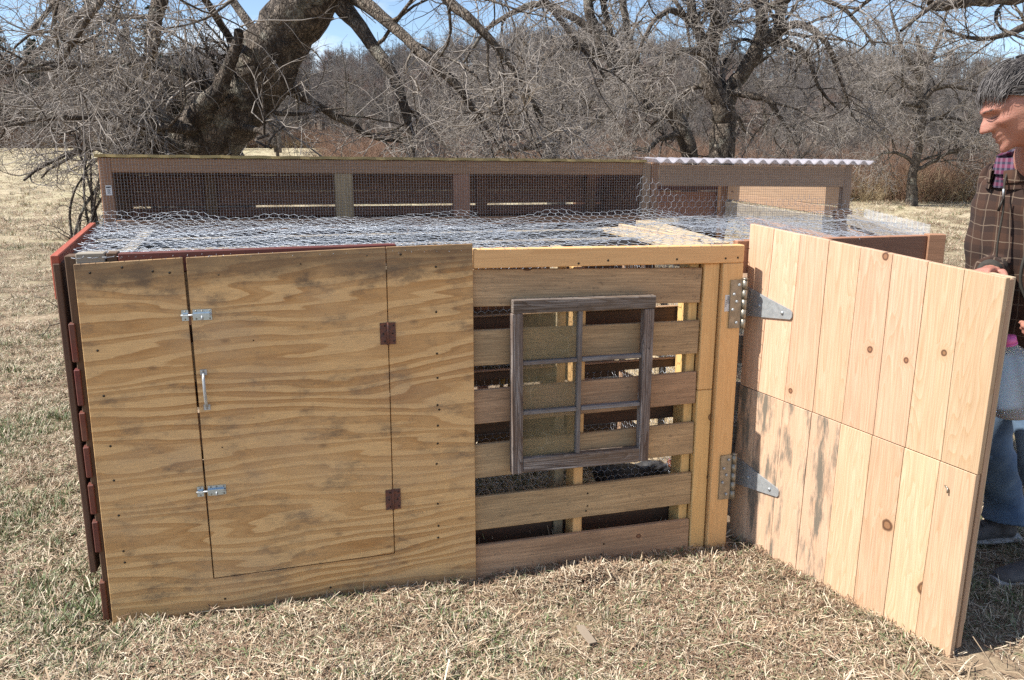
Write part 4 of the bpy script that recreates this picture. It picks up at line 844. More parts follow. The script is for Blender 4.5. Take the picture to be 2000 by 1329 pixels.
for i in range(26):
    f_ = rg.uniform(.1, .75); j_ = f_ * (len(trunk) - 3); a_ = int(j_); q_ = np.array(trunk[a_]) * (1 - j_ + a_) + np.array(trunk[a_ + 1]) * (j_ - a_); r_ = q_[3] * .9
    p_ = q_[:3] + np.array([-r_ * rg.uniform(.5, 1), -r_ * rg.uniform(.1, .6), 0]); d_ = np.array([-.35 + rg.normal(0, .25), -.1 + rg.normal(0, .2), rg.uniform(.3, .9)]); l_ = rg.uniform(.25, .7)
    sl.append([(*p_, .014), (*(p_ + d_ * l_ * .5), .010), (*(p_ + d_ * l_ + np.array([-.05, 0, .02])), .005)])
tree('water_shoots', sl, [dict(k=12, tmin=.05, tmax=1, L=(.15, .5), ang=.7, n=6, wob=.28, trop=(0, 0, -.05), rf=.5, rmin=.003, sides=3), dict(k=6, tmin=.1, tmax=1, L=(.06, .22), ang=.8, n=4, wob=.3, trop=(0, 0, 0), rf=.6, rmin=.0018)],
     'mossy tangle of shoots crowding the left side of the huge leaning trunk', 19, S=8, trunk_sides=6, cat='shrub', twig='twig2', base=(X0 - .2, 6.3, 0))
# hanging bowed stem left of the shelter
def lev(a, b, c=None, L=1.0, droop=-.12, tw=.0028, kk=1.0):
    q = [dict(k=a, tmin=.25, tmax=1, L=(.8 * L, 2.0 * L), ang=.9, n=9, wob=.17, trop=(0, 0, droop), rf=.36, rmin=tw * 3.0, sides=5), dict(k=b, tmin=.15, tmax=1, L=(.4 * L, 1.1 * L), ang=.9, n=7, wob=.2, trop=(0, 0, droop), rf=.5, rmin=tw * 1.7, sides=3)]
    if c: q.append(dict(k=c, tmin=.1, tmax=1, L=(.15 * L, .6 * L), ang=.85, n=4, wob=.25, trop=(0, 0, droop * .5), rf=.6, rmin=tw, sides=3)); q.append(dict(k=3, tmin=.1, tmax=1, L=(.06 * L, .28 * L), ang=.8, n=3, wob=.25, trop=(0, 0, 0), rf=.65, rmin=tw * .8, sides=3))
    return q
# 2. crooked tree leaning left behind the shelter's right end
D = 10.5
bx = at(1345, 300, D)[0]
limbs = [[(*G0(bx + .1, D), .14), (bx + .06, D, .7, .115)] + pl((1342, 290, D, .10), (1312, 225, D, .095), (1275, 190, D, .09), (1225, 160, D, .085), (1192, 112, D, .08), (1166, 72, D, .07), (1150, 10, D, .055), (1140, -90, D, .03)),
    pl((1245, 172, D, .06), (1236, 120, D, .05), (1226, 60, D, .045), (1212, -20, D, .04), (1200, -120, D, .02)), pl((1225, 160, D, .05), (1190, 60, D, .04), (1175, -30, D, .035), (1185, -120, D, .02)),
    pl((1300, 215, D, .06), (1230, 210, D - .5, .045), (1160, 235, D - 1, .035), (1110, 280, D - 1.3, .015)), pl((1190, 110, D, .06), (1110, 90, D - .6, .045), (1040, 130, D - 1, .03), (980, 210, D - 1.3, .012)),
    pl((1160, 60, D, .05), (1060, 10, D, .04), (960, 50, D, .025), (900, 130, D, .012)), pl((1330, 260, D, .04), (1285, 275, D - .4, .03), (1262, 300, D - .5, .015)),
    pl((1150, 0, D, .05), (1250, -60, D - .5, .04), (1330, 20, D - 1, .02), (1350, 110, D - 1.2, .01))]
tree('crooked_apple_tree', limbs, lev(8, 6, 5, .85, -.16), 'crooked bare tree with its trunk leaning left, behind the join of the shelter roof', 15, base=G0(bx + .1, D))
# 3. forked tree behind the corrugated roof
D = 9.6; bx = at(1400, 300, D)[0]
limbs = [[(*G0(bx - .04, D), .21), (bx - .02, D, .6, .17)] + pl((1402, 300, D, .145), (1412, 240, D, .13), (1412, 205, D, .12), (1392, 165, D, .105), (1386, 115, D, .09), (1396, 60, D, .085), (1420, 0, D, .07), (1430, -110, D, .04)),
    pl((1414, 210, D, .10), (1440, 160, D, .085), (1472, 110, D, .08), (1484, 60, D, .07), (1492, -10, D, .06), (1500, -120, D, .03)), pl((1386, 120, D, .06), (1368, 70, D, .06), (1352, 10, D, .05), (1345, -100, D, .03)),
    pl((1478, 90, D, .07), (1515, 65, D, .065), (1526, 20, D, .055), (1534, -60, D, .04)), pl((1515, 68, D, .05), (1560, 48, D - .2, .04), (1610, 80, D - .3, .03), (1640, 150, D - .3, .02), (1665, 230, D - .3, .008)),
    pl((1490, 80, D, .05), (1550, 90, D + .3, .035), (1580, 120, D + .5, .03), (1600, 170, D + .5, .02), (1640, 220, D + .6, .01)), pl((1425, 175, D, .05), (1455, 185, D - .2, .04), (1500, 195, D - .4, .036), (1520, 225, D - .4, .025), (1545, 260, D - .4, .008)),
    pl((1390, 110, D, .05), (1330, 100, D - .4, .04), (1280, 140, D - .6, .03), (1250, 220, D - .7, .012)), pl((1360, 50, D, .045), (1310, 20, D - .5, .03), (1265, 60, D - .8, .02), (1240, 130, D - .9, .01)),
    pl((1400, 50, D, .05), (1390, 0, D - .3, .045), (1370, -60, D - .4, .03)), pl((1490, 20, D, .045), (1570, -10, D - .6, .03), (1650, 20, D - .8, .02), (1710, 90, D - .9, .01))]
tree('forked_apple_tree', limbs, lev(8, 6, 5, .80, -.12), 'forked bare tree with dark trunk and pale broken limb behind the corrugated roof', 25, base=G0(bx, D))
# 4. tree standing in the field on the right
D = 23.0; bx = at(1780, 400, D)[0]
limbs = [[(*G0(bx, D), .17)] + pl((1782, 360, D, .13), (1788, 310, D, .11), (1798, 250, D, .105), (1803, 205, D, .10), (1796, 185, D, .08), (1800, 130, D, .07), (1790, 70, D, .04)),
    pl((1786, 335, D, .06), (1815, 320, D, .05), (1850, 300, D, .04), (1890, 285, D, .03)), pl((1800, 190, D, .09), (1770, 165, D, .07), (1745, 160, D, .05), (1725, 185, D, .03)), pl((1800, 200, D, .09), (1825, 175, D, .07), (1860, 170, D, .05), (1910, 180, D, .02)),
    pl((1800, 205, D, .08), (1760, 205, D, .05), (1720, 215, D, .03)), pl((1800, 240, D, .06), (1850, 230, D, .04), (1900, 240, D, .02)), pl((1795, 150, D, .06), (1830, 90, D, .05), (1850, 20, D, .03)), pl((1798, 160, D, .06), (1760, 90, D, .05), (1740, 20, D, .03)),
    pl((1786, 320, D, .06), (1755, 300, D, .04), (1720, 300, D, .02))]
tree('field_apple_tree', limbs, lev(9, 7, 4, 1.45, -.05, .0055), 'solitary bare tree with stout trunk standing in the field left of the man', 35, S=12, base=G0(bx, D))
# 5. tree off to the right whose branches hang into the top right corner
D = 7.0
limbs = [[(at(2060, 100, D)[0], D, 0, .22), (at(2045, 100, D)[0], D, 1.2, .17)] + pl((2042, 150, D, .10), (2030, 80, D, .085), (2036, 0, D, .08), (2040, -120, D, .05)),
    pl((2035, -20, D, .07), (1960, -5, D - .3, .05), (1890, 2, D - .5, .045), (1830, 12, D - .6, .03), (1800, -20, D - .7, .015)), pl((2035, -60, D, .05), (1930, -60, D - .5, .03), (1850, -10, D - .8, .02), (1760, 60, D - 1, .010)),
    pl((2020, 40, D, .04), (1960, 70, D - .2, .02), (1900, 75, D - .3, .015), (1850, 60, D - .4, .008)), pl((2040, -80, D, .05), (1960, -100, D - .2, .035), (1880, -70, D - .4, .03), (1760, -40, D - .4, .02), (1660, 30, D - .5, .01))]
tree('overhanging_tree', limbs, [dict(k=7, tmin=.2, tmax=1, L=(.5, 1.2), ang=.8, n=8, wob=.18, trop=(0, 0, -.1), rf=.3, rmin=.006, sides=4), dict(k=5, tmin=.15, tmax=1, L=(.3, .8), ang=.8, n=6, wob=.2, trop=(0, 0, -.08), rf=.5, rmin=.0035), dict(k=4, tmin=.1, tmax=1, L=(.1, .4), ang=.8, n=4, wob=.25, trop=(0, 0, 0), rf=.6, rmin=.002)],
     'tree beyond the man, its thin branches hanging into the top right corner', 45, S=12, base=(at(2060, 100, D)[0], D, 0), zmin=2.0)
# 6. short dark stub tree in the middle
D = 11.5; bx = at(1082, 300, D)[0]
limbs = [[(*G0(bx, D), .16), (bx, D, .8, .13)] + pl((1080, 300, D, .12), (1083, 255, D, .10), (1078, 225, D, .08), (1050, 190, D, .05), (1010, 170, D, .03)), pl((1083, 255, D, .07), (1120, 225, D, .05), (1160, 190, D, .03), (1180, 140, D, .015)),
    pl((1080, 280, D, .06), (1050, 285, D - .3, .05), (1010, 290, D - .5, .04), (980, 295, D - .6, .02)), pl((1085, 240, D, .05), (1090, 170, D, .04), (1110, 90, D, .02)), pl((1078, 235, D, .05), (1030, 230, D + .3, .04), (960, 190, D + .5, .02))]
tree('stubby_apple_tree', limbs, lev(8, 6, 5, .85, -.05), 'low dark bare tree with a short trunk above the middle of the shelter', 55, base=G0(bx, D))

# scrubby trees at the edge of the wood: a few kinds of shape, copied
def wild(seed, H, r, nl, spread_, levels, bark='bark_far', twig='twig_far'):
    rg = np.random.default_rng(seed); top = np.array([rg.normal(0, .06 * H), rg.normal(0, .06 * H), H]); L = [[(0, 0, -.2, r * 1.25), (rg.normal(0, .02 * H), 0, H * .3, r), (top[0] * .6, top[1] * .6, H * .65, r * .55), (*top, r * .12)]]
    for i in range(nl):
        t = rg.uniform(.16, .8); a = i * 2.4 + rg.normal(0, .4); l = H * spread_ * (1.1 - t) * rg.uniform(.7, 1.2); z = H * t; x0, y0 = top[0] * t * .8, top[1] * t * .8
        L.append([(x0, y0, z, r * (1 - t) * .6 + .01), (x0 + math.cos(a) * l * .4, y0 + math.sin(a) * l * .4, z + l * .35, r * .32), (x0 + math.cos(a) * l, y0 + math.sin(a) * l, z + l * rg.uniform(.4, 1.0), r * .08)])
    P = np.stack([catmull(l, 9) for l in L]); c = (P[..., :3], np.maximum(P[..., 3], .01)); out = [tubes(*c, 7)]; tw = []
    for lv in levels: c = grow(c[0], c[1], rg=rg, **lv); tw.append(tubes(c[0], c[1], 3))
    V, F = merge(out); V2, F2 = merge(tw); return (V, F), (V2, F2)
def kind_meshes(seed, H, r, nl, sp, lv):
    a, b = wild(seed, H, r, nl, sp, lv); m1 = np_mesh('trunk', *a); m2 = np_mesh('twigs', *b); m1.materials.append(MT['bark_far']); m2.materials.append(MT['twig_far']); return m1, m2
lvm = lambda s, t: [dict(k=6, tmin=.2, tmax=1, L=(.8 * s, 1.8 * s), ang=.8, n=6, wob=.16, trop=(0, 0, .05), rf=.3, rmin=t * 1.8), dict(k=6, tmin=.15, tmax=1, L=(.35 * s, 1.0 * s), ang=.8, n=4, wob=.2, trop=(0, 0, .04), rf=.5, rmin=t), dict(k=5, tmin=.1, tmax=1, L=(.2 * s, .55 * s), ang=.7, n=3, wob=.2, trop=(0, 0, .03), rf=.6, rmin=t * .7)]
kinds = [kind_meshes(101, 6.2, .13, 12, .42, lvm(1.0, .0065)), kind_meshes(102, 5.2, .11, 12, .5, lvm(.95, .0065)), kind_meshes(103, 7.2, .15, 13, .36, lvm(1.1, .0065))]
places = [(-9, 33, 0), (-6.5, 38, 1), (-3.6, 31, 2), (-1.2, 36, 0), (1.2, 30, 1), (3.0, 35, 2), (5.2, 29, 0), (7.6, 33, 1), (9.2, 28, 2), (11.6, 31, 0), (14.2, 29, 1), (16.8, 33, 2), (19.5, 30, 0), (21.5, 34, 1), (-14, 52, 2), (-19, 58, 0), (-25, 60, 1), (-32, 62, 2), (13.2, 25.5, 1), (8.2, 24.5, 1), (17.5, 25.5, 0)]
ORD = 'first second third fourth fifth sixth seventh eighth ninth tenth eleventh twelfth thirteenth fourteenth fifteenth sixteenth seventeenth eighteenth nineteenth twentieth twenty-first'.split()
order = sorted(range(len(places)), key=lambda i: places[i][0] / places[i][1])
for i, (x, y, k) in enumerate(places):
    z = float(gh(x, y)); t = empty('scrub_tree', (x, y, z), rz=i * 1.7); s = (.50 + .16 * ((i * 37) % 10) / 10) * (1.0 if y < 45 else 1.15); t.scale = (s, s, s)
    tag(t, 'slender bare scrub tree, %s from the left in the thicket behind the shelter' % ORD[order.index(i)], 'tree', 'bare scrub trees before the wooded hill')
    link('trunk', kinds[k][0], None, t); tag(link('twigs', kinds[k][1], None, t), kind='stuff')

# the wood on the hill: bare trees that read as one mass
fl = lambda s, t: [dict(k=6, tmin=.2, tmax=1, L=(1.0 * s, 2.2 * s), ang=.7, n=4, wob=.14, trop=(0, 0, .06), rf=.3, rmin=t * 1.5), dict(k=6, tmin=.1, tmax=1, L=(.5 * s, 1.3 * s), ang=.7, n=3, wob=.18, trop=(0, 0, .05), rf=.5, rmin=t)]
def farp(seed, H, twig):
    a, b = wild(seed, H, .16, 11, .33, fl(1.3, .017)); V, F = merge([a, b]); mi = np.concatenate([np.zeros(len(a[1])), np.ones(len(b[1]))]); me = np_mesh('far', V, F, True, mi); return proto('far_tree', me, [MT['bark_far'], MT[twig]])
MT['twig_far2'] = simple('reddish_distant_twigs', (0.19, 0.13, 0.11), 0.85, 0, 0.3, 0.6)
fps = [farp(201, 9, 'twig_far'), farp(202, 10, 'twig_far'), farp(203, 8, 'twig_far2'), farp(204, 11, 'twig_far')]
rg = np.random.default_rng(60); n = 2300; y = 62 + 190 * rg.uniform(0, 1, n) ** 1.15; x = rg.uniform(-.75, .75, n) * (y + 8); rot = np.stack([0 * x, 0 * x, rg.uniform(0, 6.28, n)], -1)
k = ~((y < 72) & (rg.uniform(0, 1, n) < .4)); x, y, rot = x[k], y[k], rot[k]
scatter('far_woods', np.stack([x, y, gh(x, y) - .2], -1), rot, rg.uniform(.55, .95, len(x)), fps)

# brush and rank grass along the foot of the wood
def brushp(seed, n, H, rad, mat):
    rg = np.random.default_rng(seed); a = rg.uniform(0, 6.28, n); r = rad * np.sqrt(rg.uniform(0, 1, n)); P = np.empty((n, 5, 3)); P[:, 0] = np.stack([r * np.cos(a), r * np.sin(a), -0.05 + 0 * a], -1)
    d = nrm(np.stack([np.cos(a) * .3 + rg.normal(0, .25, n), np.sin(a) * .3 + rg.normal(0, .25, n), 1 + 0 * a], -1)); L = H * rg.uniform(.5, 1, n)
    for s in range(4): d = nrm(d + rg.normal(0, .13, (n, 3)) + np.array([0, 0, -.06 * s])); P[:, s + 1] = P[:, s] + d * (L / 4)[:, None]
    Rr = .007 * np.linspace(1, .35, 5)[None] * np.ones((n, 1)); b = grow(P, Rr, 7, .2, 1, (.15 * H, .4 * H), .6, 3, .2, (0, 0, 0), .7, .003, rg); return proto('brush', np_mesh('b', *merge([tubes(P, Rr, 3), tubes(b[0], b[1], 3)])), [MT[mat]])
MT['brush1'] = simple('russet_brush', (0.27, 0.16, 0.105), 0.85, 0, 0.35, 3); MT['brush2'] = simple('tan_dead_grass', (0.48, 0.375, 0.235), 0.85, 0, 0.3, 3); MT['brush3'] = simple('dark_brush', (0.17, 0.13, 0.105), 0.85, 0, 0.35, 3)
bps = [brushp(301, 60, 1.6, .7, 'brush1'), brushp(302, 70, 1.0, .6, 'brush2'), brushp(303, 60, 2.1, .8, 'brush3'), brushp(304, 60, 1.3, .7, 'brush1')]
n = 1500; rg = np.random.default_rng(61); ang = rg.uniform(-.72, .72, n); y0 = np.where(ang > .05, 24.5 + 0 * ang, np.where(ang > -.22, 30, 64)); y = y0 + rg.uniform(0, 1, n) ** 1.5 * np.where(ang > -.22, 26, 8); x = ang * y
idx = np.where(y < y0 + 1.5, rg.choice([1, 0, 3], n), rg.choice([0, 0, 2, 3, 3], n))
scatter('brush', np.stack([x, y, gh(x, y)], -1), np.stack([0 * x, 0 * x, rg.uniform(0, 6.28, n)], -1), rg.uniform(.6, 1.25, n), bps, idx)

# dark pines on the left skyline
MT['needle'] = simple('dark_pine_needles', (0.035, 0.055, 0.028), 0.8, 0, 0.5, 2)
def pine(H, seed):
    rg = np.random.default_rng(seed); tr = tubes(np.array([[[0, 0, -.3], [.05, 0, H * .5], [0, .05, H]]]), np.array([[.2, .13, .02]]), 8); n = 110; t = np.sort(rg.uniform(.18, 1, n)); a = rg.uniform(0, 6.28, n)
    L = (H * .24) * (1.04 - t) ** .75 * rg.uniform(.55, 1.15, n) + .1; P = np.empty((n, 5, 3)); P[:, 0] = np.stack([0 * t, 0 * t, t * H], -1); d = nrm(np.stack([np.cos(a), np.sin(a), .25 + 0 * a], -1))
    for s in range(4): d = nrm(d + [0, 0, -.10] + rg.normal(0, .06, (n, 3))); P[:, s + 1] = P[:, s] + d * (L / 4)[:, None]
    Rr = .025 * np.linspace(1, .3, 5)[None] * np.ones((n, 1)); br = tubes(P, Rr, 3); m = 34; ti = rg.uniform(.25, 1, (n, m)) * 3.999; i = ti.astype(int); w = (ti - i)[..., None]; ar = np.arange(n)[:, None]
    c = (P[ar, i] * (1 - w) + P[ar, i + 1] * w).reshape(-1, 3) + rg.normal(0, .09, (n * m, 3)); u = nrm(rg.normal(size=(n * m, 3)) + [0, 0, .3]); v2 = nrm(np.cross(u, rg.normal(size=(n * m, 3)))); s = rg.uniform(.05, .15, (n * m, 1))
    V = np.stack([c - u * s * 1.6, c + v2 * s * .55, c + u * s * 1.6, c - v2 * s * .55], 1).reshape(-1, 3); F = np.arange(len(V)).reshape(-1, 4); a_, b_ = merge([tr, br]); m1 = np_mesh('trunk', a_, b_); m1.materials.append(MT['bark_far']); m2 = np_mesh('crown', V, F, False); m2.materials.append(MT['needle']); return m1, m2
pk = [pine(11.5, 1), pine(10, 2), pine(12.5, 3)]
pw = ['dark pine at the far left edge of the skyline, half behind twigs', 'broad dark pine second from the left on the skyline', 'tall narrow dark pine in the middle of the left skyline group', 'dark pine rising beside the tall narrow one, to its right', 'small dark pine just left of the leaning trunk', 'dark pine showing between the twigs nearest the leaning trunk', 'small lone dark pine on the ridge above the field tree']
for i, (px, Y, s, k) in enumerate(((15, 72, .95, 0), (85, 75, .9, 1), (150, 70, 1.02, 2), (205, 74, 1.05, 0), (262, 71, .92, 1), (320, 76, .95, 2), (1722, 190, .62, 1))):
    x = at(px, 290, Y)[0]; t = empty('pine_tree', (x, Y, float(gh(x, Y))), rz=i * 1.3); t.scale = (s, s, s); tag(t, pw[i], 'tree', 'dark pines on the skyline'); link('trunk', pk[k][0], None, t); link('crown', pk[k][1], None, t)
# ------------------------------------------------------------------ lofted and fused bodies
def loft(rings, sides=24, name='loft'):
    """rings: (centre, half_a, half_b, axis_a, axis_b) -> closed tube mesh arrays"""
    th = np.arange(sides) * 2 * np.pi / sides; V = []
    for c, a, b, ea, eb in rings: V.append(np.array(c)[None] + np.outer(np.cos(th) * a, ea) + np.outer(np.sin(th) * b, eb))
    V = np.concatenate(V); n = len(rings); I = np.arange(n * sides).reshape(n, sides); nx_ = np.roll(I, -1, axis=1)
    F = [tuple(q) for q in np.stack([I[:-1], nx_[:-1], nx_[1:], I[1:]], -1).reshape(-1, 4)]; F.append(tuple(I[0][::-1])); F.append(tuple(I[-1])); return V, F
def limb(path, rads, sides=18, flat=1.0, ref=(0, 1, 0), sub=3):
    """tapered limb along joints"""
    c = catmull([(*p, r) for p, r in zip(path, rads)], (len(path) - 1) * sub + 1); T = np.gradient(c[:, :3], axis=0); T = nrm(T); A = nrm(np.cross(T, np.broadcast_to(np.array(ref, float), T.shape))); B = np.cross(T, A)
    return loft([(c[i, :3], c[i, 3] * flat, c[i, 3], A[i], B[i]) for i in range(len(c))], sides)
def to_bm(bm, VF, mat=0):
    V, F = VF; vs = [bm.verts.new(tuple(v)) for v in V]
    for f in F:
        try: bm.faces.new([vs[i] for i in f])
        except ValueError: pass
def fuse(name, parts, voxel, base, mat, parent, smooth=6, disp=None, sfac=0.5):
    bm = bmesh.new()
    for p in parts: to_bm(bm, p)
    bmesh.ops.recalc_face_normals(bm, faces=bm.faces); me = bpy.data.meshes.new(name + '_raw'); bm.to_mesh(me); bm.free()
    o = bpy.data.objects.new(name + '_raw', me); COL.objects.link(o); m = o.modifiers.new('r', 'REMESH'); m.mode = 'VOXEL'; m.voxel_size = voxel; m.adaptivity = 0
    s = o.modifiers.new('s', 'SMOOTH'); s.iterations = smooth; s.factor = sfac
    dg = bpy.context.evaluated_depsgraph_get(); dg.update(); out = bpy.data.meshes.new_from_object(o.evaluated_get(dg)); bpy.data.objects.remove(o)
    co = np.empty(len(out.vertices) * 3, dtype=np.float32); out.vertices.foreach_get('co', co); co = co.reshape(-1, 3)
    if disp is not None:
        nn = np.empty(len(co) * 3, dtype=np.float32); out.vertices.foreach_get('normal', nn); co = co + nn.reshape(-1, 3) * disp(co)[:, None]
    co = co - np.array(base, dtype=np.float32); out.vertices.foreach_set('co', co.astype(np.float32).ravel()); out.polygons.foreach_set('use_smooth', np.ones(len(out.polygons), dtype=bool)); out.update(); out.name = name
    return link(name, out, mat, parent)

# ------------------------------------------------------------------ the man
PB = (1.74, 2.86, 0.0)
man = empty('person', PB); tag(man, 'man in brown checked jacket and jeans looking down, with a plastic jug, beside the gate', 'person')
FW = np.array([-.985, -.17, 0]); FW = FW / np.linalg.norm(FW); LF = np.array([FW[1], -FW[0], 0]) * 1.0
LF = np.array([-FW[1], FW[0], 0])          # his left, towards the camera
if LF[1] > 0: LF = -LF
UP = np.array([0, 0, 1.0])
def skin_mat():
    g = NT('skin'); v = g.objvec(rnd=False); n = g.noise(v, 38, 4, .6); n2 = g.noise(v, 9, 3)
    c = g.mix(g.ramp(n2, [(.35, 0.), (.65, 1.)]), (0.35, 0.155, 0.115), (0.43, 0.22, 0.165)); c = g.mix(g.math('MULTIPLY', n, .25), c, (0.36, 0.13, 0.09)); g.bump(g.math('ADD', g.noise(v, 220, 3), g.math('MULTIPLY', g.noise(g.scl(v, (60, 60, 130)), 1, 4, .6), 1.5)), .35, .002)
    return g.fin(c, .5, Subsurface__Weight=0.08)
MT['skin'] = skin_mat()
# head, as a displaced egg: profile features along the front
hc = np.array([1.512, 2.58, 1.678]); pit = R(27); hy = R(-20)
hf0 = FW * math.cos(hy) + LF * math.sin(hy); hl = LF * math.cos(hy) - FW * math.sin(hy); hf = hf0 * math.cos(pit) - UP * math.sin(pit); hu = UP * math.cos(pit) + hf0 * math.sin(pit)
def head_r(D):
    f, l, u = D[:, 0], D[:, 1], D[:, 2]
    ra = np.where(f > 0, .098, .106); rl = .077 - .016 * np.clip(-u, 0, 1) ** 1.5 * (f > -.3); ru = np.where(u > 0, .112, .118)
    r = 1 / np.sqrt((f / ra) ** 2 + (l / rl) ** 2 + (u / ru) ** 2)
    def g(cf, cl, cu, amp, sl, su):
        al = np.arctan2(l, np.maximum(f, .01)); cu_ = math.atan2(cu, math.hypot(cf, cl)); cl_ = math.atan2(cl, cf); ua = np.arctan2(u, np.hypot(f, l)); return amp * np.exp(-((al - cl_) / sl) ** 2 - ((ua - cu_) / su) ** 2) * (f > -.35)
    r = r + g(1, 0, -.20, .026, .14, .085) + g(1, 0, -.08, .017, .12, .10) + g(1, 0, .05, .009, .12, .13) + g(1, .14, -.24, .008, .09, .06) + g(1, -.14, -.24, .008, .09, .06)
    r = r + g(1, 0, .26, .011, .60, .09) + g(1, .33, .09, -.016, .18, .09) + g(1, -.33, .09, -.016, .18, .09) + g(1, .33, .07, .006, .12, .06) + g(1, -.33, .07, .006, .12, .06)
    r = r + g(.8, .55, -.14, .007, .25, .15) + g(.8, -.55, -.14, .007, .25, .15) + g(1, 0, -.49, .014, .26, .050) + g(1, 0, -.57, -.009, .24, .026) + g(1, 0, -.65, .015, .22, .05) + g(1, 0, -.78, -.004, .3, .05) + g(1, 0, -1.02, .030, .32, .15)
    r = r + g(1, .42, -.42, -.005, .10, .16) + g(1, -.42, -.42, -.005, .10, .16) + g(.5, .75, -.75, .006, .35, .2) + g(.5, -.75, -.75, .006, .35, .2)
    return r * 1.09
def head_mesh(n=120, m=90):
    th = np.linspace(0, 2 * np.pi, n, endpoint=False); ph = np.linspace(.02, np.pi - .02, m); T, Ph = np.meshgrid(th, ph); D = np.stack([np.sin(Ph) * np.cos(T), np.sin(Ph) * np.sin(T), np.cos(Ph)], -1).reshape(-1, 3); r = head_r(D)
    P = hc + (D * r[:, None]) @ np.stack([hf, hl, hu]); I = np.arange(n * m).reshape(m, n); nx_ = np.roll(I, -1, 1); F = [tuple(q) for q in np.stack([I[:-1], I[1:], nx_[1:], nx_[:-1]], -1).reshape(-1, 4)]; F.append(tuple(I[0])); F.append(tuple(I[-1][::-1])); return P, F
def hd(f, l, u, k=1.0):
    D = nrm(np.array([[f, l, u]])); return hc + (D[0] * head_r(D)[0] * k) @ np.stack([hf, hl, hu])
def ear(s):
    c = hd(-.05, s, -.05, 1.0); parts = []; a = nrm(hu * .97 - hf * .22); b = nrm(hf * .97 + hu * .22)
    ring = [c + a * .031 * math.cos(t) * (1.0) + b * (.018 * math.sin(t)) + hl * s * (.012 if math.sin(t) < 0.3 else .004) for t in np.linspace(0, 2 * np.pi, 13)]
    parts.append(limb(ring, [.0052] * 13, 8, sub=1, ref=tuple(hl))); parts.append(loft([(c - hl * s * .004, .026, .014, a, b), (c + hl * s * .005, .026, .014, a, b)], 14)); parts.append(limb([c - a * .026 + b * .006, c - a * .036 + b * .008], [.008, .006], 8, sub=2)); return parts
def hand(w, f, nrmal, thumb, curl=.5, size=1.0, sc=1.0):
    """w wrist, f finger direction, nrmal back-of-hand normal, thumb side"""
    w = np.array(w); f = nrm(np.array(f, float)); t = np.array(thumb, float); t = nrm(t - f * t.dot(f)); b = np.array(nrmal, float); b = nrm(b - f * b.dot(f) - t * b.dot(t)); out = []
    out.append(loft([(w - f * .02, .024 * sc, .019 * sc, t, b), (w + f * .012, .028 * sc, .018 * sc, t, b), (w + f * .05, .040 * sc, .016 * sc, t, b), (w + f * .085, .041 * sc, .013 * sc, t, b), (w + f * .097, .036 * sc, .010 * sc, t, b)], 18))
    for k, (o, L, r) in enumerate(((.030, .072, .0090), (.010, .080, .0093), (-.011, .075, .0088), (-.030, .058, .0078))):
        p = w + f * .080 + t * o; d = f.copy(); pts = [p - f * .02]; rr = [r * 1.05]; pts.append(p + f * .012); rr.append(r * 1.05); p = pts[-1]
        for j, (q, cu) in enumerate(((.45, curl), (.32, curl * 1.2), (.25, curl * .8))): d = nrm(d * math.cos(cu) - b * math.sin(cu)) if j == 0 else nrm(d * math.cos(cu) - nrm(b - d * b.dot(d)) * math.sin(cu)); p = p + d * L * q; pts.append(p); rr.append(r * (1 - .1 * j))
        out.append(limb(pts, rr, 10, sub=2, ref=tuple(t)))
    th = nrm(t * .8 + f * .6 - b * .25); p = w + f * .018 + t * .018; pts = [p, p + th * .038, p + th * .038 + nrm(th * .6 + f * .6 - b * .5) * .032, p + th * .038 + nrm(th * .6 + f * .6 - b * .5) * .032 + nrm(f * .8 - b * .6) * .024]; out.append(limb(pts, [.015, .0115, .0105, .0085], 10, sub=2)); return out
C = lambda x, y, z: np.array([x, y, z])
sR, eR, wR = C(1.72, 3.00, 1.42), C(1.73, 2.98, 1.14), C(1.485, 2.605, 1.175)
sL, eL, wL = C(1.72, 2.58, 1.42), C(1.86, 2.47, 1.17), C(1.640, 2.43, 1.055)
hipR, knR, anR = C(1.80, 2.95, .92), C(1.80, 3.02, .50), C(1.97, 3.14, .10)
hipL, knL, anL = C(1.80, 2.76, .92), C(1.84, 2.74, .50), C(1.98, 2.84, .10)
nk0, nk1 = C(1.665, 2.75, 1.46), hc - hf * .045 - hu * .055
body = [head_mesh(), limb([C(1.68, 2.80, 1.38), nk0, (nk0 + nk1) / 2 + C(0, 0, .01), nk1], [.09, .068, .060, .056], 22)]
body += ear(1) + ear(-1)
body += [loft([(C(1.79, 2.86, .90), .15, .11, LF, FW), (C(1.77, 2.86, 1.05), .15, .115, LF, FW), (C(1.74, 2.83, 1.25), .17, .12, LF, FW), (C(1.71, 2.80, 1.40), .16, .10, LF, FW), (C(1.68, 2.79, 1.47), .09, .07, LF, FW)], 24)]
body += [limb([sR, eR, wR], [.055, .043, .027]), limb([sL, eL, wL], [.055, .043, .027]), limb([hipR, hipR - C(0, 0, .12), knR, anR + C(-.01, 0, .12), anR], [.070, .066, .046, .038, .032]), limb([hipL, hipL - C(0, 0, .12), knL, anL + C(-.01, 0, .12), anL], [.070, .066, .046, .038, .032])]
hdR = nrm(C(1.375, 2.50, 1.185) - wR); hdL = nrm(C(1.545, 2.44, 1.005) - wL)
body += hand(wR, hdR, (0, .2, 1), (0, -1, .3), .45) + hand(wL, hdL, (.2, -1.0, .3), (-.3, 0, 1), .95)
fuse('body', body, .0052, PB, MT['skin'], man, 3, sfac=.4)

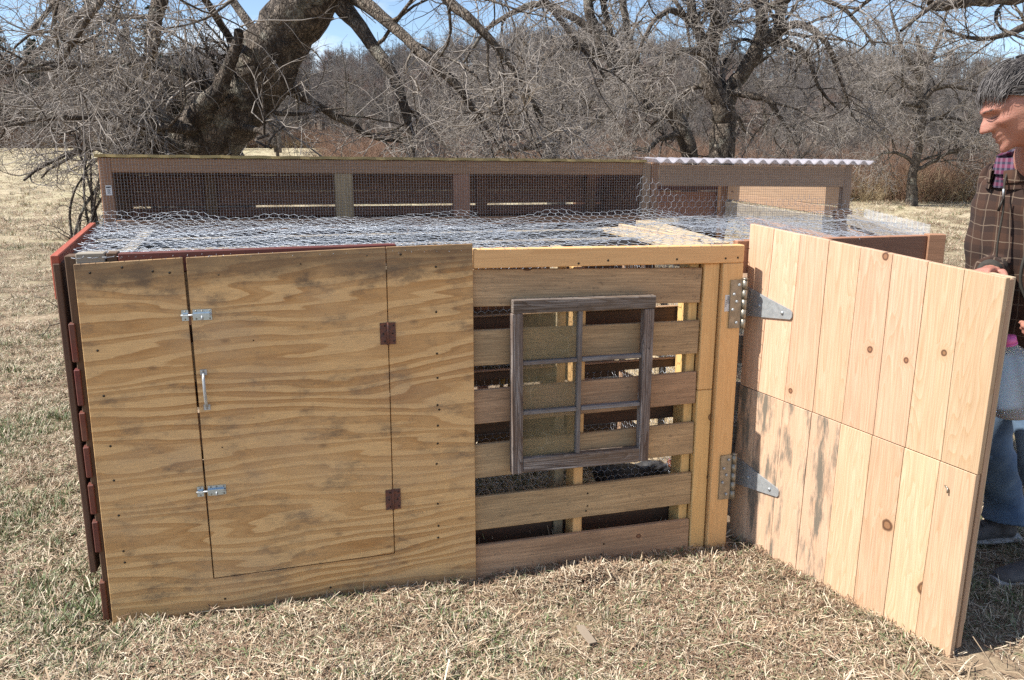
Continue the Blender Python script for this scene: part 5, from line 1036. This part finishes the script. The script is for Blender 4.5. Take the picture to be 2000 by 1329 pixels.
def cloth_disp(sd, a, s=14.0):
    def f(co):
        x, y, z = co[:, 0] * s, co[:, 1] * s, co[:, 2] * s; w = np.sin(z * 1.3 + 1.7 * np.sin(x * .8 + sd) + 1.3 * np.sin(y * .9)) + .6 * np.sin(z * 2.9 + x * 1.7 + sd * 2) + .5 * np.sin(x * 3.1 - z * 1.9 + y * 2.2 + sd); return (w * a).astype(np.float32)
    return f
# jacket
g = NT('brown_checked_wool'); v = g.objvec(rnd=False); s = g.sep(v)
hcoord = g.math('MULTIPLY', g.math('SUBTRACT', s[0], s[1]), .72); dn = g.math('MULTIPLY', g.math('SUBTRACT', g.noise(v, 7, 2), .5), .03)
def band(cd, per, w, off=0.0):
    q = g.math('FRACT', g.math('ADD', g.math('DIVIDE', g.math('ADD', cd, dn), per), off + 50.0)); return g.math('LESS_THAN', q, w)
lines = g.math('MAXIMUM', band(hcoord, .046, .065), band(s[2], .050, .060)); wide = g.math('ADD', g.math('MULTIPLY', band(hcoord, .092, .5, .1), .5), g.math('MULTIPLY', band(s[2], .100, .5, .2), .5))
c = g.mix(wide, (0.060, 0.026, 0.014), (0.028, 0.013, 0.009)); c = g.mix(g.math('MULTIPLY', lines, .85), c, (0.19, 0.14, 0.10)); c = g.mix(g.math('MULTIPLY', g.noise(v, 240, 3), .35), c, (0.03, 0.018, 0.014)); g.bump(g.noise(v, 300, 3), .3, .002)
MT['jacket'] = g.fin(c, .95)
jk = [loft([(C(1.775, 2.86, .86), .195, .150, LF, FW), (C(1.765, 2.86, .90), .20, .158, LF, FW), (C(1.755, 2.855, 1.05), .195, .160, LF, FW), (C(1.73, 2.84, 1.22), .205, .160, LF, FW), (C(1.71, 2.81, 1.36), .215, .142, LF, FW), (C(1.70, 2.80, 1.43), .190, .120, LF, FW), (C(1.675, 2.79, 1.485), .105, .092, LF, FW), (C(1.668, 2.78, 1.505), .085, .080, LF, FW)], 36),
      limb([sR + C(0, -.03, .0), sR, eR, wR - (wR - eR) * .06], [.085, .080, .066, .047], 20), limb([sL + C(0, .03, 0), sL, eL, wL - (wL - eL) * .06], [.085, .080, .066, .047], 20)]
fuse('jacket', jk, .007, PB, MT['jacket'], man, 5, cloth_disp(1.0, .0035))
MT['cuff'] = simple('dark_olive_knit', (0.045, 0.040, 0.032), .9, 0, .3, 200)
for e, w in ((eR, wR), (eL, wL)):
    d = nrm(w - e); fuse('cuff', [limb([w - d * .055, w - d * .02, w + d * .002], [.044, .036, .031], 18)], .005, PB, MT['cuff'], man, 2)
bm = bmesh.new(); bm_cyl(bm, C(1.555, 2.70, 1.395) - PB, C(1.550, 2.695, 1.425) - PB, .003, seg=8, mi=1); bm_cyl(bm, C(1.545, 2.70, 1.355) - PB, C(1.555, 2.70, 1.395) - PB, .0045, .003, seg=8); bm_done('zip_pull', bm, [MT['screw'], MT['galv']], man)
def seam(name, pts, r, mat): V, F = tubes(catmull(pts, 24)[None] - np.array(PB), np.full((1, 24), r), 6); link(name, np_mesh(name, V, F), mat, man)
seam('zip', [(1.580, 2.735, 1.485), (1.562, 2.715, 1.44), (1.560, 2.70, 1.36), (1.557, 2.70, 1.22), (1.585, 2.70, 1.05), (1.605, 2.71, .90)], .0032, MT['cuff'])
seam('pocket_welt', [(1.640, 2.672, 1.235), (1.628, 2.672, 1.19), (1.632, 2.676, 1.13), (1.650, 2.672, 1.08)], .005, MT['cuff'])
# checked shirt collar
g = NT('purple_check_shirt'); v = g.objvec(rnd=False); s = g.sep(v); wv1 = g.math('LESS_THAN', g.math('FRACT', g.math('ADD', g.math('MULTIPLY', s[2], 52), 9.0)), .42); wv2 = g.math('LESS_THAN', g.math('FRACT', g.math('ADD', g.math('MULTIPLY', g.math('SUBTRACT', s[0], s[1]), 40), 60.)), .45)
c = g.mix(wv1, (0.085, 0.012, 0.04), (0.015, 0.009, 0.028)); c = g.mix(g.math('MULTIPLY', wv2, .3), c, (0.20, 0.16, 0.22)); MT['shirt'] = g.fin(c, .9)
def ringc(c, a, b, n=28, t0=0, t1=2 * np.pi, tilt=0.0): return [np.array(c) + LF * a * math.cos(t) + FW * b * math.sin(t) + UP * tilt * math.sin(t) for t in np.linspace(t0, t1, n)]
Vc = []; n_ = 40
for (c_, a_, b_, tl) in ((C(1.672, 2.785, 1.455), .098, .100, -.03), (C(1.655, 2.775, 1.50), .080, .082, -.025), (C(1.640, 2.762, 1.535), .071, .073, -.022), (C(1.645, 2.765, 1.542), .078, .080, -.022), (C(1.662, 2.775, 1.500), .095, .098, -.032)): Vc.append(np.array(ringc(c_, a_, b_, n_, .0, 2 * np.pi * (n_ - 1) / n_, tl)))
Vc = np.stack(Vc); I = np.arange(Vc.shape[0] * n_).reshape(-1, n_); nx_ = np.roll(I, -1, 1); F = np.stack([I[:-1], I[1:], nx_[1:], nx_[:-1]], -1).reshape(-1, 4); link('shirt_collar', np_mesh('collar', Vc.reshape(-1, 3) - np.array(PB), F), MT['shirt'], man)
Vc = []
for (c_, a_, b_, tl) in ((C(1.68, 2.79, 1.44), .125, .118, -.02), (C(1.668, 2.783, 1.485), .104, .103, -.03), (C(1.655, 2.775, 1.515), .094, .092, -.035), (C(1.66, 2.778, 1.515), .106, .104, -.038), (C(1.675, 2.785, 1.470), .122, .116, -.03)): Vc.append(np.array(ringc(c_, a_, b_, n_, np.pi * .58, 2 * np.pi + np.pi * .42, tl)))
Vc = np.stack(Vc); I = np.arange(Vc.shape[0] * n_).reshape(-1, n_); F = np.stack([I[:-1, :-1], I[1:, :-1], I[1:, 1:], I[:-1, 1:]], -1).reshape(-1, 4); link('jacket_collar', np_mesh('jcollar', Vc.reshape(-1, 3) - np.array(PB), F), MT['jacket'], man)
# jeans
g = NT('faded_denim'); v = g.objvec(rnd=False); n = g.noise(v, 6, 4, .6); w = g.noise(g.scl(v, (300, 300, 90)), 1, 3, .6)
c = g.mix(g.ramp(n, [(.35, 0.), (.65, 1.)]), (0.075, 0.135, 0.24), (0.20, 0.30, 0.43)); c = g.mix(g.math('MULTIPLY', w, .4), c, (0.05, 0.08, 0.14)); g.bump(w, .3, .002); MT['denim'] = g.fin(c, .85)
js = [loft([(C(1.80, 2.86, .80), .17, .125, LF, FW), (C(1.79, 2.86, .90), .168, .125, LF, FW), (C(1.78, 2.86, .99), .16, .12, LF, FW)], 30), limb([hipR + C(0, 0, .04), hipR - C(0, 0, .12), knR, anR + C(-.01, 0, .12), anR + C(0, 0, -.01)], [.11, .105, .080, .073, .080], 22), limb([hipL + C(0, 0, .04), hipL - C(0, 0, .12), knL, anL + C(-.01, 0, .12), anL + C(0, 0, -.01)], [.11, .105, .080, .073, .080], 22)]
fuse('jeans', js, .008, PB, MT['denim'], man, 3, cloth_disp(3.0, .0045, 12.0))
# trainers
MT['shoe'] = simple('grey_suede', (0.13, 0.12, 0.12), .8, 0, .4, 30); MT['sole'] = simple('white_rubber_sole', (0.42, 0.41, 0.40), .7, 0, .2, 30); MT['lace'] = simple('dark_laces', (.03, .03, .035), .8)
for a, yw in ((anR, .10), (anL, -.05)):
    d = nrm(FW + LF * -yw); q = nrm(np.cross(UP, d)); h = C(a[0], a[1], 0) - d * .055
    fuse('shoe', [loft([(h + UP * .052, .022, .030, q, UP), (h + d * .015 + UP * .058, .036, .045, q, UP), (h + d * .08 + UP * .062, .040, .050, q, UP), (h + d * .14 + UP * .048, .042, .036, q, UP), (h + d * .20 + UP * .038, .048, .026, q, UP), (h + d * .255 + UP * .034, .044, .022, q, UP), (h + d * .285 + UP * .030, .020, .014, q, UP)], 20), limb([C(*a[:2], .05), C(*a[:2], .125)], [.048, .050], 16)], .006, PB, MT['shoe'], man, 3)
    rg_ = []
    for k, t in enumerate(np.linspace(-.02, .295, 10)): wd = .045 * math.sin(math.pi * (k + .8) / 10.8) ** .4 + .004; rg_.append((h + d * t + UP * .017, wd, .016, q, UP))
    V, F = loft(rg_, 14); bm = bmesh.new(); to_bm(bm, (V - np.array(PB), F)); bmesh.ops.recalc_face_normals(bm, faces=bm.faces); bm_done('sole', bm, MT['sole'], man)
    bm = bmesh.new()
    for k in range(4): p = h + d * (.085 + k * .026) + UP * (.108 - k * .014) - np.array(PB); bm_cyl(bm, p - q * .026, p + q * .026 + d * .012, .0032, seg=6)
    bm_done('laces', bm, MT['lace'], man)
# hair: a shell on the scalp and locks swept forward over the brow
MT['hair1'] = simple('dark_grey_hair', (0.045, 0.038, 0.038), .55, 0, .4, 60); MT['hair2'] = simple('silver_hair', (0.19, 0.175, 0.17), .5, 0, .4, 60)
rg = np.random.default_rng(12)
def scalp_ok(D): f, l, u = D[:, 0], D[:, 1], D[:, 2]; return ((u > .60 - .34 * np.clip((.74 - f) / .6, 0, 1)) | ((f < -.02) & (u > .12)) | ((f < -.28) & (u > -.42))) & ~((np.abs(l) > .75) & (u < .30) & (f > -.40))
n_, m_ = 110, 80; th = np.linspace(0, 2 * np.pi, n_, endpoint=False); ph = np.linspace(.02, np.pi * .72, m_); T_, Ph = np.meshgrid(th, ph); D = np.stack([np.sin(Ph) * np.cos(T_), np.sin(Ph) * np.sin(T_), np.cos(Ph)], -1).reshape(-1, 3)
ok = scalp_ok(D); r = head_r(D) + .008 + .003 * np.sin(D[:, 1] * 30 + D[:, 0] * 8); P = hc + (D * r[:, None]) @ np.stack([hf, hl, hu]) - np.array(PB); I = np.arange(n_ * m_).reshape(m_, n_); nx_ = np.roll(I, -1, 1); F = np.stack([I[:-1], I[1:], nx_[1:], nx_[:-1]], -1).reshape(-1, 4); F = F[ok[F].all(1)]
hair = link('hair', np_mesh('hair', P, F), [MT['hair1']], man)
D = nrm(rg.normal(size=(26000, 3))); D = D[scalp_ok(D)][:5200]; K = 7; Pn = np.empty((len(D), K, 3)); cur = D.copy(); lift = rg.uniform(.006, .017, len(D)); L = rg.uniform(.035, .070, len(D)) * np.where((D[:, 0] > .35), .62, 1.0)
flow = np.stack([.9 + 0 * cur[:, 0], .18 * np.sign(cur[:, 1]) * (np.abs(cur[:, 1]) > .3) + rg.normal(0, .12, len(D)), -.35 - .5 * (cur[:, 0] < -.1)], -1); back = (cur[:, 0] < -.15); flow[back] = np.stack([-.2 + 0 * cur[back][:, 0], rg.normal(0, .1, back.sum()), -1 + 0 * cur[back][:, 0]], -1)
side = (np.abs(cur[:, 1]) > .72) & ~back; flow[side, 0] = -.75; flow[side, 2] = -.25
for k in range(K):
    rr = head_r(cur) + lift * math.sin(math.pi * (.35 + .5 * k / K)) + .004; Pn[:, k] = hc + (cur * rr[:, None]) @ np.stack([hf, hl, hu]); d = flow + rg.normal(0, .10, flow.shape) + .25 * np.stack([0 * lift, np.sin(D[:, 1] * 25 + k), 0 * lift], -1); d = nrm(d - cur * (d * cur).sum(-1, keepdims=True)); cur = nrm(cur + d * (L / K / .1)[:, None])
Rr = .00085 * (1 - .6 * np.linspace(0, 1, K)[None]) * rg.uniform(.8, 1.5, (len(D), 1)); V, F = tubes(Pn - np.array(PB), Rr, 3); mi = np.repeat((rg.uniform(0, 1, len(D)) < (.28 + .25 * (D[:, 0] > .2))).astype(int), (K - 1) * 3)
tag(link('hair_strands', np_mesh('strands', V, F, True, mi), [MT['hair1'], MT['hair2']], man), kind='stuff')
for sd in (1, -1):
    n = 46; a = rg.uniform(.12, .45, n); u0 = .235 + .05 * np.sin((a - .1) * 5) + rg.normal(0, .014, n); P0 = np.stack([hd(1, sd * a[i], u0[i], 1.01) for i in range(n)]); P1 = np.stack([hd(1, sd * (a[i] + .09), u0[i] + .01, 1.035) for i in range(n)]); me = segs_mesh('brow', P0 - np.array(PB), P1 - np.array(PB), .0004); link('eyebrow', me, MT['hair2'], man)
    q = np.stack([hd(1, sd * t, .045 - .02 * math.sin((t - .18) / .30 * math.pi), 1.012) for t in np.linspace(.18, .48, 9)]); V, F = tubes(q[None] - np.array(PB), np.full((1, 9), .0011), 5); link('eyelashes', np_mesh('lash', V, F), MT['hair1'], man)
q = np.stack([hd(1, t, -.585 + .03 * abs(t), 1.004) for t in np.linspace(-.24, .24, 11)]); V, F = tubes(q[None] - np.array(PB), (.0016 * np.sin(np.linspace(.3, 2.84, 11)))[None], 5); link('lips', np_mesh('lips', V, F), simple('lip_shadow', (.22, .07, .06), .6), man)

# ------------------------------------------------------------------ milk jug in his left hand
g = NT('milky_plastic'); MT['jug'] = g.fin((0.80, 0.84, 0.88), .35, Transmission__Weight=.75, IOR=1.3, Subsurface__Weight=.2); MT['pink'] = simple('pink_cap', (0.75, 0.16, 0.42), .4, 0, .1)
ju = nrm(C(-.28, -.02, 1.0)); jb = C(1.545, 2.455, .765); jl = nrm(np.cross(ju, C(0, 1, 0))); jk_ = np.cross(ju, jl)
jug = empty('milk_jug', tuple(jb)); tag(jug, 'translucent white plastic milk jug with a pink cap held against the jeans', 'jug')
prof = [(0, .060), (.006, .072), (.02, .076), (.10, .077), (.14, .075), (.165, .064), (.195, .042), (.215, .024), (.228, .019), (.236, .019)]
rs = [(ju * h_, r_ * (1.0 if r_ < .03 else .98), r_, jl, jk_) for h_, r_ in prof]; V, F = loft(rs, 36); bm = bmesh.new(); to_bm(bm, (V, F)); V, F = limb([ju * .205 + jk_ * 0 + jl * .03, ju * .20 + jl * .062, ju * .165 + jl * .085, ju * .125 + jl * .078], [.012, .011, .011, .012], 12); to_bm(bm, (V, F)); bmesh.ops.recalc_face_normals(bm, faces=bm.faces)
for f in bm.faces: f.smooth = True
bm_done('bottle', bm, MT['jug'], jug)
bm = bmesh.new(); bm_cyl(bm, ju * .226, ju * .246, .0225, .0215, seg=28); bm_cyl(bm, ju * .222, ju * .227, .0235, seg=28); bm_done('cap', bm, MT['pink'], jug)

# ------------------------------------------------------------------ hens inside
def cw(u, v, z): c, s = math.cos(COOP_A), math.sin(COOP_A); return (COOP_O[0] + u * c - v * s, COOP_O[1] + u * s + v * c, z)
def hen(loc, rz, m_body, m_neck, label, low):
    t = empty('hen', loc, rz); tag(t, label, 'hen', 'hens in the run'); e = np.array([0, 1.0, 0]); u = UP; f = C(1, 0, 0)
    hz_ = .03 if low else .10; hx = .20 if low else .165
    body = [loft([(C(-.13, 0, .235), .02, .02, e, u), (C(-.10, 0, .215), .055, .055, e, u), (C(-.04, 0, .19), .078, .080, e, u), (C(.03, 0, .18), .078, .082, e, u), (C(.085, 0, .19), .055, .065, e, u), (C(.115, 0, .21), .035, .045, e, u)], 20),
            limb([C(.07, 0, .215), C(.115, 0, .24), C(hx - .02, 0, .20 + hz_), C(hx + .005, 0, .215 + hz_)], [.052, .036, .024, .021], 16)]
    fuse('body', body, .006, (0, 0, 0), m_body, t, 3, lambda co: (.0022 * np.sin(co[:, 0] * 95 + 6 * np.sin(co[:, 2] * 40)) * np.cos(co[:, 1] * 120)).astype(np.float32))
    hp_ = C(hx + .008, 0, .217 + hz_); fuse('head', [limb([hp_ - f * .02, hp_, hp_ + f * .014], [.020, .021, .014], 14)], .004, (0, 0, 0), m_neck, t, 2)
    bm = bmesh.new(); bm_cyl(bm, hp_ + f * .014, hp_ + f * .040 - u * .008, .0075, .001, seg=8); bm_done('beak', bm, simple('horn_beak', (.42, .25, .10), .5), t)
    bm = bmesh.new(); vs = [(-.016, .016), (-.012, .034), (-.005, .024), (.002, .036), (.008, .024), (.014, .030), (.017, .012)]
    a = [bm.verts.new((hp_[0] + x, -.0025, hp_[2] + z)) for x, z in vs]; b = [bm.verts.new((hp_[0] + x, .0025, hp_[2] + z)) for x, z in vs]; bm.faces.new(a); bm.faces.new(b[::-1])
    for i in range(len(vs)): j = (i + 1) % len(vs); bm.faces.new((a[i], b[i], b[j], a[j]))
    bm_cyl(bm, hp_ + C(.012, 0, -.012), hp_ + C(.012, 0, -.034), .008, .004, seg=8); bmesh.ops.recalc_face_normals(bm, faces=bm.faces); bm_done('comb', bm, simple('red_comb', (.42, .05, .04), .6), t)
    bm = bmesh.new()
    for k in range(9):
        a_ = -.5 + k * .125; d = nrm(C(-1, a_ * .5, .9 - abs(a_))); s_ = nrm(np.cross(d, C(0, 0, 1))) ; p = C(-.105, a_ * .05, .235); q = p + d * .11; w = .013
        vs = [bm.verts.new(tuple(x)) for x in (p - s_ * w * .5, p + s_ * w * .5, q + s_ * w, q + d * .012, q - s_ * w)]; bm.faces.new(vs)
    bm_done('tail_feather', bm, m_body, t)
    for sd in (-1, 1):
        fuse('wing', [loft([(C(-.10, sd * .052, .215), .008, .012, e, u), (C(-.05, sd * .074, .195), .014, .042, e, u), (C(.03, sd * .076, .195), .016, .046, e, u), (C(.07, sd * .058, .205), .010, .025, e, u)], 14)], .005, (0, 0, 0), m_body, t, 2)
        bm = bmesh.new(); a_ = C(.0, sd * .035, .12); k_ = C(.012, sd * .035, .055); fo = C(.0, sd * .035, .008); bm_cyl(bm, a_, k_, .011, .006, seg=8); bm_cyl(bm, k_, fo, .0055, .005, seg=8)
        for an in (-.5, 0, .5, 3.14): bm_cyl(bm, fo, fo + C(math.cos(an) * .038, math.sin(an) * .038, -.004), .0045, .002, seg=6)
        bm_done('leg', bm, simple('yellow_leg', (.42, .30, .10), .6), t)
def feather(name, c1, c2, c3, sc=60):
    g = NT(name); v = g.objvec(); vv = g.vor(g.scl(v, (sc * .6, sc, sc)), 1.0); n = g.noise(v, 14, 3); c = g.mix(g.ramp(vv, [(.35, 0.), (.5, 1.)]), c1, c2); c = g.mix(g.ramp(n, [(.5, 0.), (.6, 1.)]), c, c3); return g.fin(c, .6)
hen(cw(1.925, .30, .005), COOP_A - .10, feather('black_feathers', (.012, .012, .014), (.05, .05, .055), (.02, .018, .02)), feather('dark_red_feathers', (.12, .035, .015), (.20, .06, .02), (.06, .02, .015)), 'black hen with a reddish head standing low behind the second gap from the ground', True)
hen(cw(1.435, .345, .560), COOP_A + 2.4, feather('speckled_feathers', (.10, .10, .10), (.34, .33, .32), (.03, .03, .03), 45), feather('grey_feathers', (.2, .2, .2), (.35, .34, .33), (.1, .1, .1)), 'grey speckled hen perched behind the netting left of the old window', False)
